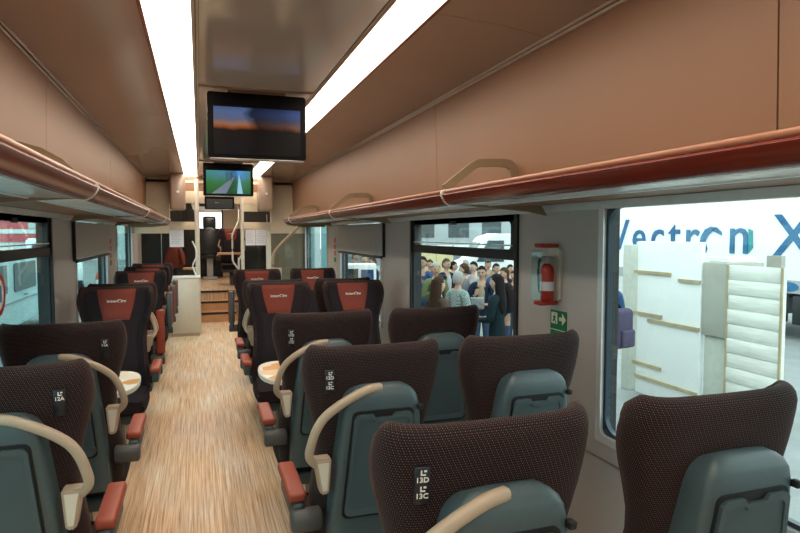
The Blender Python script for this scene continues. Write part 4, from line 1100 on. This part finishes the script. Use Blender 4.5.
def van(label, loc, rz, L=5.0, Hh=2.0, body='white_paint', kind='van', panel=False):
    r = tag(empty(kind, loc, rz), label, 'van')
    prof = [(-L/2, .35), (-L/2, Hh*.72), (-L/2+.12, Hh*.97), (-L/2+.35, Hh), (L/2-1.7, Hh), (L/2-1.3, Hh*.94), (L/2-.75, Hh*.62), (L/2-.1, Hh*.50), (L/2, Hh*.40), (L/2, .35)]
    obj('body', plate(prof, -.92, .92, 'y', .06), body, r)
    for s in (-1, 1):
        obj('side_window', plate([(L/2-1.9, Hh*.60), (L/2-1.0, Hh*.60), (L/2-1.38, Hh*.90), (L/2-1.9, Hh*.90)], s*.925-.012, s*.925+.012, 'y'), 'van_glass', r)
        if not panel: obj('side_window', plate(rrect(.85, Hh*.16, .08), s*.925-.012, s*.925+.012, 'y'), 'van_glass', r, (-.05, 0, Hh*.745))
        if not panel: obj('side_window', plate(rrect(.36, Hh*.16, .08), s*.925-.012, s*.925+.012, 'y'), 'van_glass', r, (-L/2+.75, 0, Hh*.745))
        obj('body_line', BX(-L/2+.1, L/2-.5, s*.925-.012, s*.925+.012, Hh*.47, Hh*.49), 'ext_grey', r)
        obj('door_handle', BX(-.15, .05, s*.94-.02, s*.94+.02, Hh*.52, Hh*.54, .006), 'ext_grey', r)
        for x_ in (-L/2+.95, L/2-.95):
            w = obj('wheel', plate([(x_+.34*math.cos(2*PI*k/24), .34+.34*math.sin(2*PI*k/24)) for k in range(24)], s*.86-.10, s*.86+.10, 'y', .02), 'rubber_black', r)
            obj('hubcap', plate([(x_+.2*math.cos(2*PI*k/16), .34+.2*math.sin(2*PI*k/16)) for k in range(16)], s*.965-.012, s*.965+.012, 'y'), 'silver', w)
    obj('windscreen', plate([(-.80, 0), (.80, 0), (.70, .62), (-.70, .62)], -.012, .012, 'y'), 'van_glass', r, (L/2-.84, 0, Hh*.64), (A(-30), 0, PI/2))
    obj('bumper', BX(L/2-.05, L/2+.06, -.9, .9, .32, .55, .03), 'rubber_black', r)
    obj('tail_light', BX(-L/2-.015, -L/2+.03, -.9, -.75, Hh*.45, Hh*.66), 'ext_red', r)
    return r
x_, y_ = at(512, 20.5); van('white van with a rounded roof standing behind the crowd', (x_, y_, GZ), A(165), 4.8, 2.3, panel=True)
x_, y_ = at(352, 13.6)
ct = tag(empty('white_cart', (x_+.1, y_-.1, GZ), A(-15)), 'white framed cart with dark screens outside the half-covered window', 'cart')
obj('cart_body', BX(-.30, .42, -.25, .25, .15, 1.62, .03), 'board_white', ct)
obj('cart_screen', BX(-.24, .02, -.27, -.24, 1.22, 1.52), 'van_glass', ct); obj('cart_screen', BX(.08, .36, -.27, -.24, 1.22, 1.50), 'cloth_blue', ct)
for sx_ in (-.22, .34): obj('wheel', plate([(sx_+.09*math.cos(2*PI*k/16), .09+.09*math.sin(2*PI*k/16)) for k in range(16)], -.2, -.14, 'y'), 'rubber_black', ct)

# ---- single-seat side: vans, cone, kiosk, building
mat('van_cyan', (.62, .78, .80), .35, var=.03); mat('kiosk_red', (.62, .10, .12), .5, var=.15, scale=2); mat('facade_pale', (.62, .70, .70), .7, var=.06, scale=.6); mat('cone_orange', (.75, .14, .05), .5)
van('pale blue white van filling the view from the window with the round sticker', (-4.55, 15.0, GZ), A(-90), 6.4, 1.86, 'van_cyan')
x_, y_ = at(80, 23); van('white van parked farther off beyond the traffic cone', (x_-1.2, y_+1.5, GZ), A(-78), 4.8, 2.1, 'white_paint')
def cone(px, d, label):
    X, Y = at(px, d); r = tag(empty('traffic_cone', (X, Y, GZ)), label, 'cone')
    obj('cone_body', tube([(0, 0, .03), (0, 0, .25), (0, 0, .5), (0, 0, .72), (0, 0, .75)], [.20, .14, .085, .035, .02], 16), 'cone_orange', r)
    obj('white_band', tube([(0, 0, .28), (0, 0, .46)], [.137, .097], 16), 'white_paint', r); obj('cone_foot', BX(-.25, .25, -.25, .25, 0, .04, .01), 'cone_orange', r)
cone(97, 24, 'orange and white traffic cone on the ground beyond the small window')
ki = tag(empty('kiosk', (-9.0, 33, GZ), A(8)), 'red and white kiosk above the van roof', 'kiosk')
obj('kiosk_body', BX(-2.6, 2.6, 0, 3, 0, 2.3), 'white_paint', ki)
for z0, z1, x0, x1, m_ in ((2.50, 2.95, -1.5, 1.2, 'kiosk_red'), (2.30, 2.50, -2.3, 2.0, 'white_paint'), (1.90, 2.28, -2.5, 2.2, 'kiosk_red'), (1.2, 1.5, -2.6, 2.6, 'kiosk_red')): obj('sign_band', BX(x0, x1, -.08, .3, z0, z1), m_, ki)
bl = tag(empty('office_building', (-16, 58, GZ)), 'pale office building far beyond the parked vans', 'building')
obj('wall', BX(-16, 14, 0, 8, 0, 9), 'facade_pale', bl)
for r_ in range(3):
    for q in range(9): obj('window', BX(-15+3.2*q, -13.2+3.2*q, -.06, .05, 1.2+2.8*r_, 2.7+2.8*r_), 'van_glass', bl)
obj('roof_edge', BX(-16.3, 14.3, -.3, 8.2, 9, 9.35), 'ext_grey', bl)
fw = tag(empty('barrier_fence', (-2.6, 24.5, GZ), A(85)), 'grey steel barrier fence beside the traffic cone', 'fence')
for q in range(7): obj('bar', BX(-1.2+.4*q-.02, -1.2+.4*q+.02, -.02, .02, 0, 1.1), 'ext_grey', fw)
for z in (.2, 1.08): obj('top_bar' if z > 1 else 'lower_bar', BX(-1.25, 1.25, -.025, .025, z, z+.05), 'ext_grey', fw)
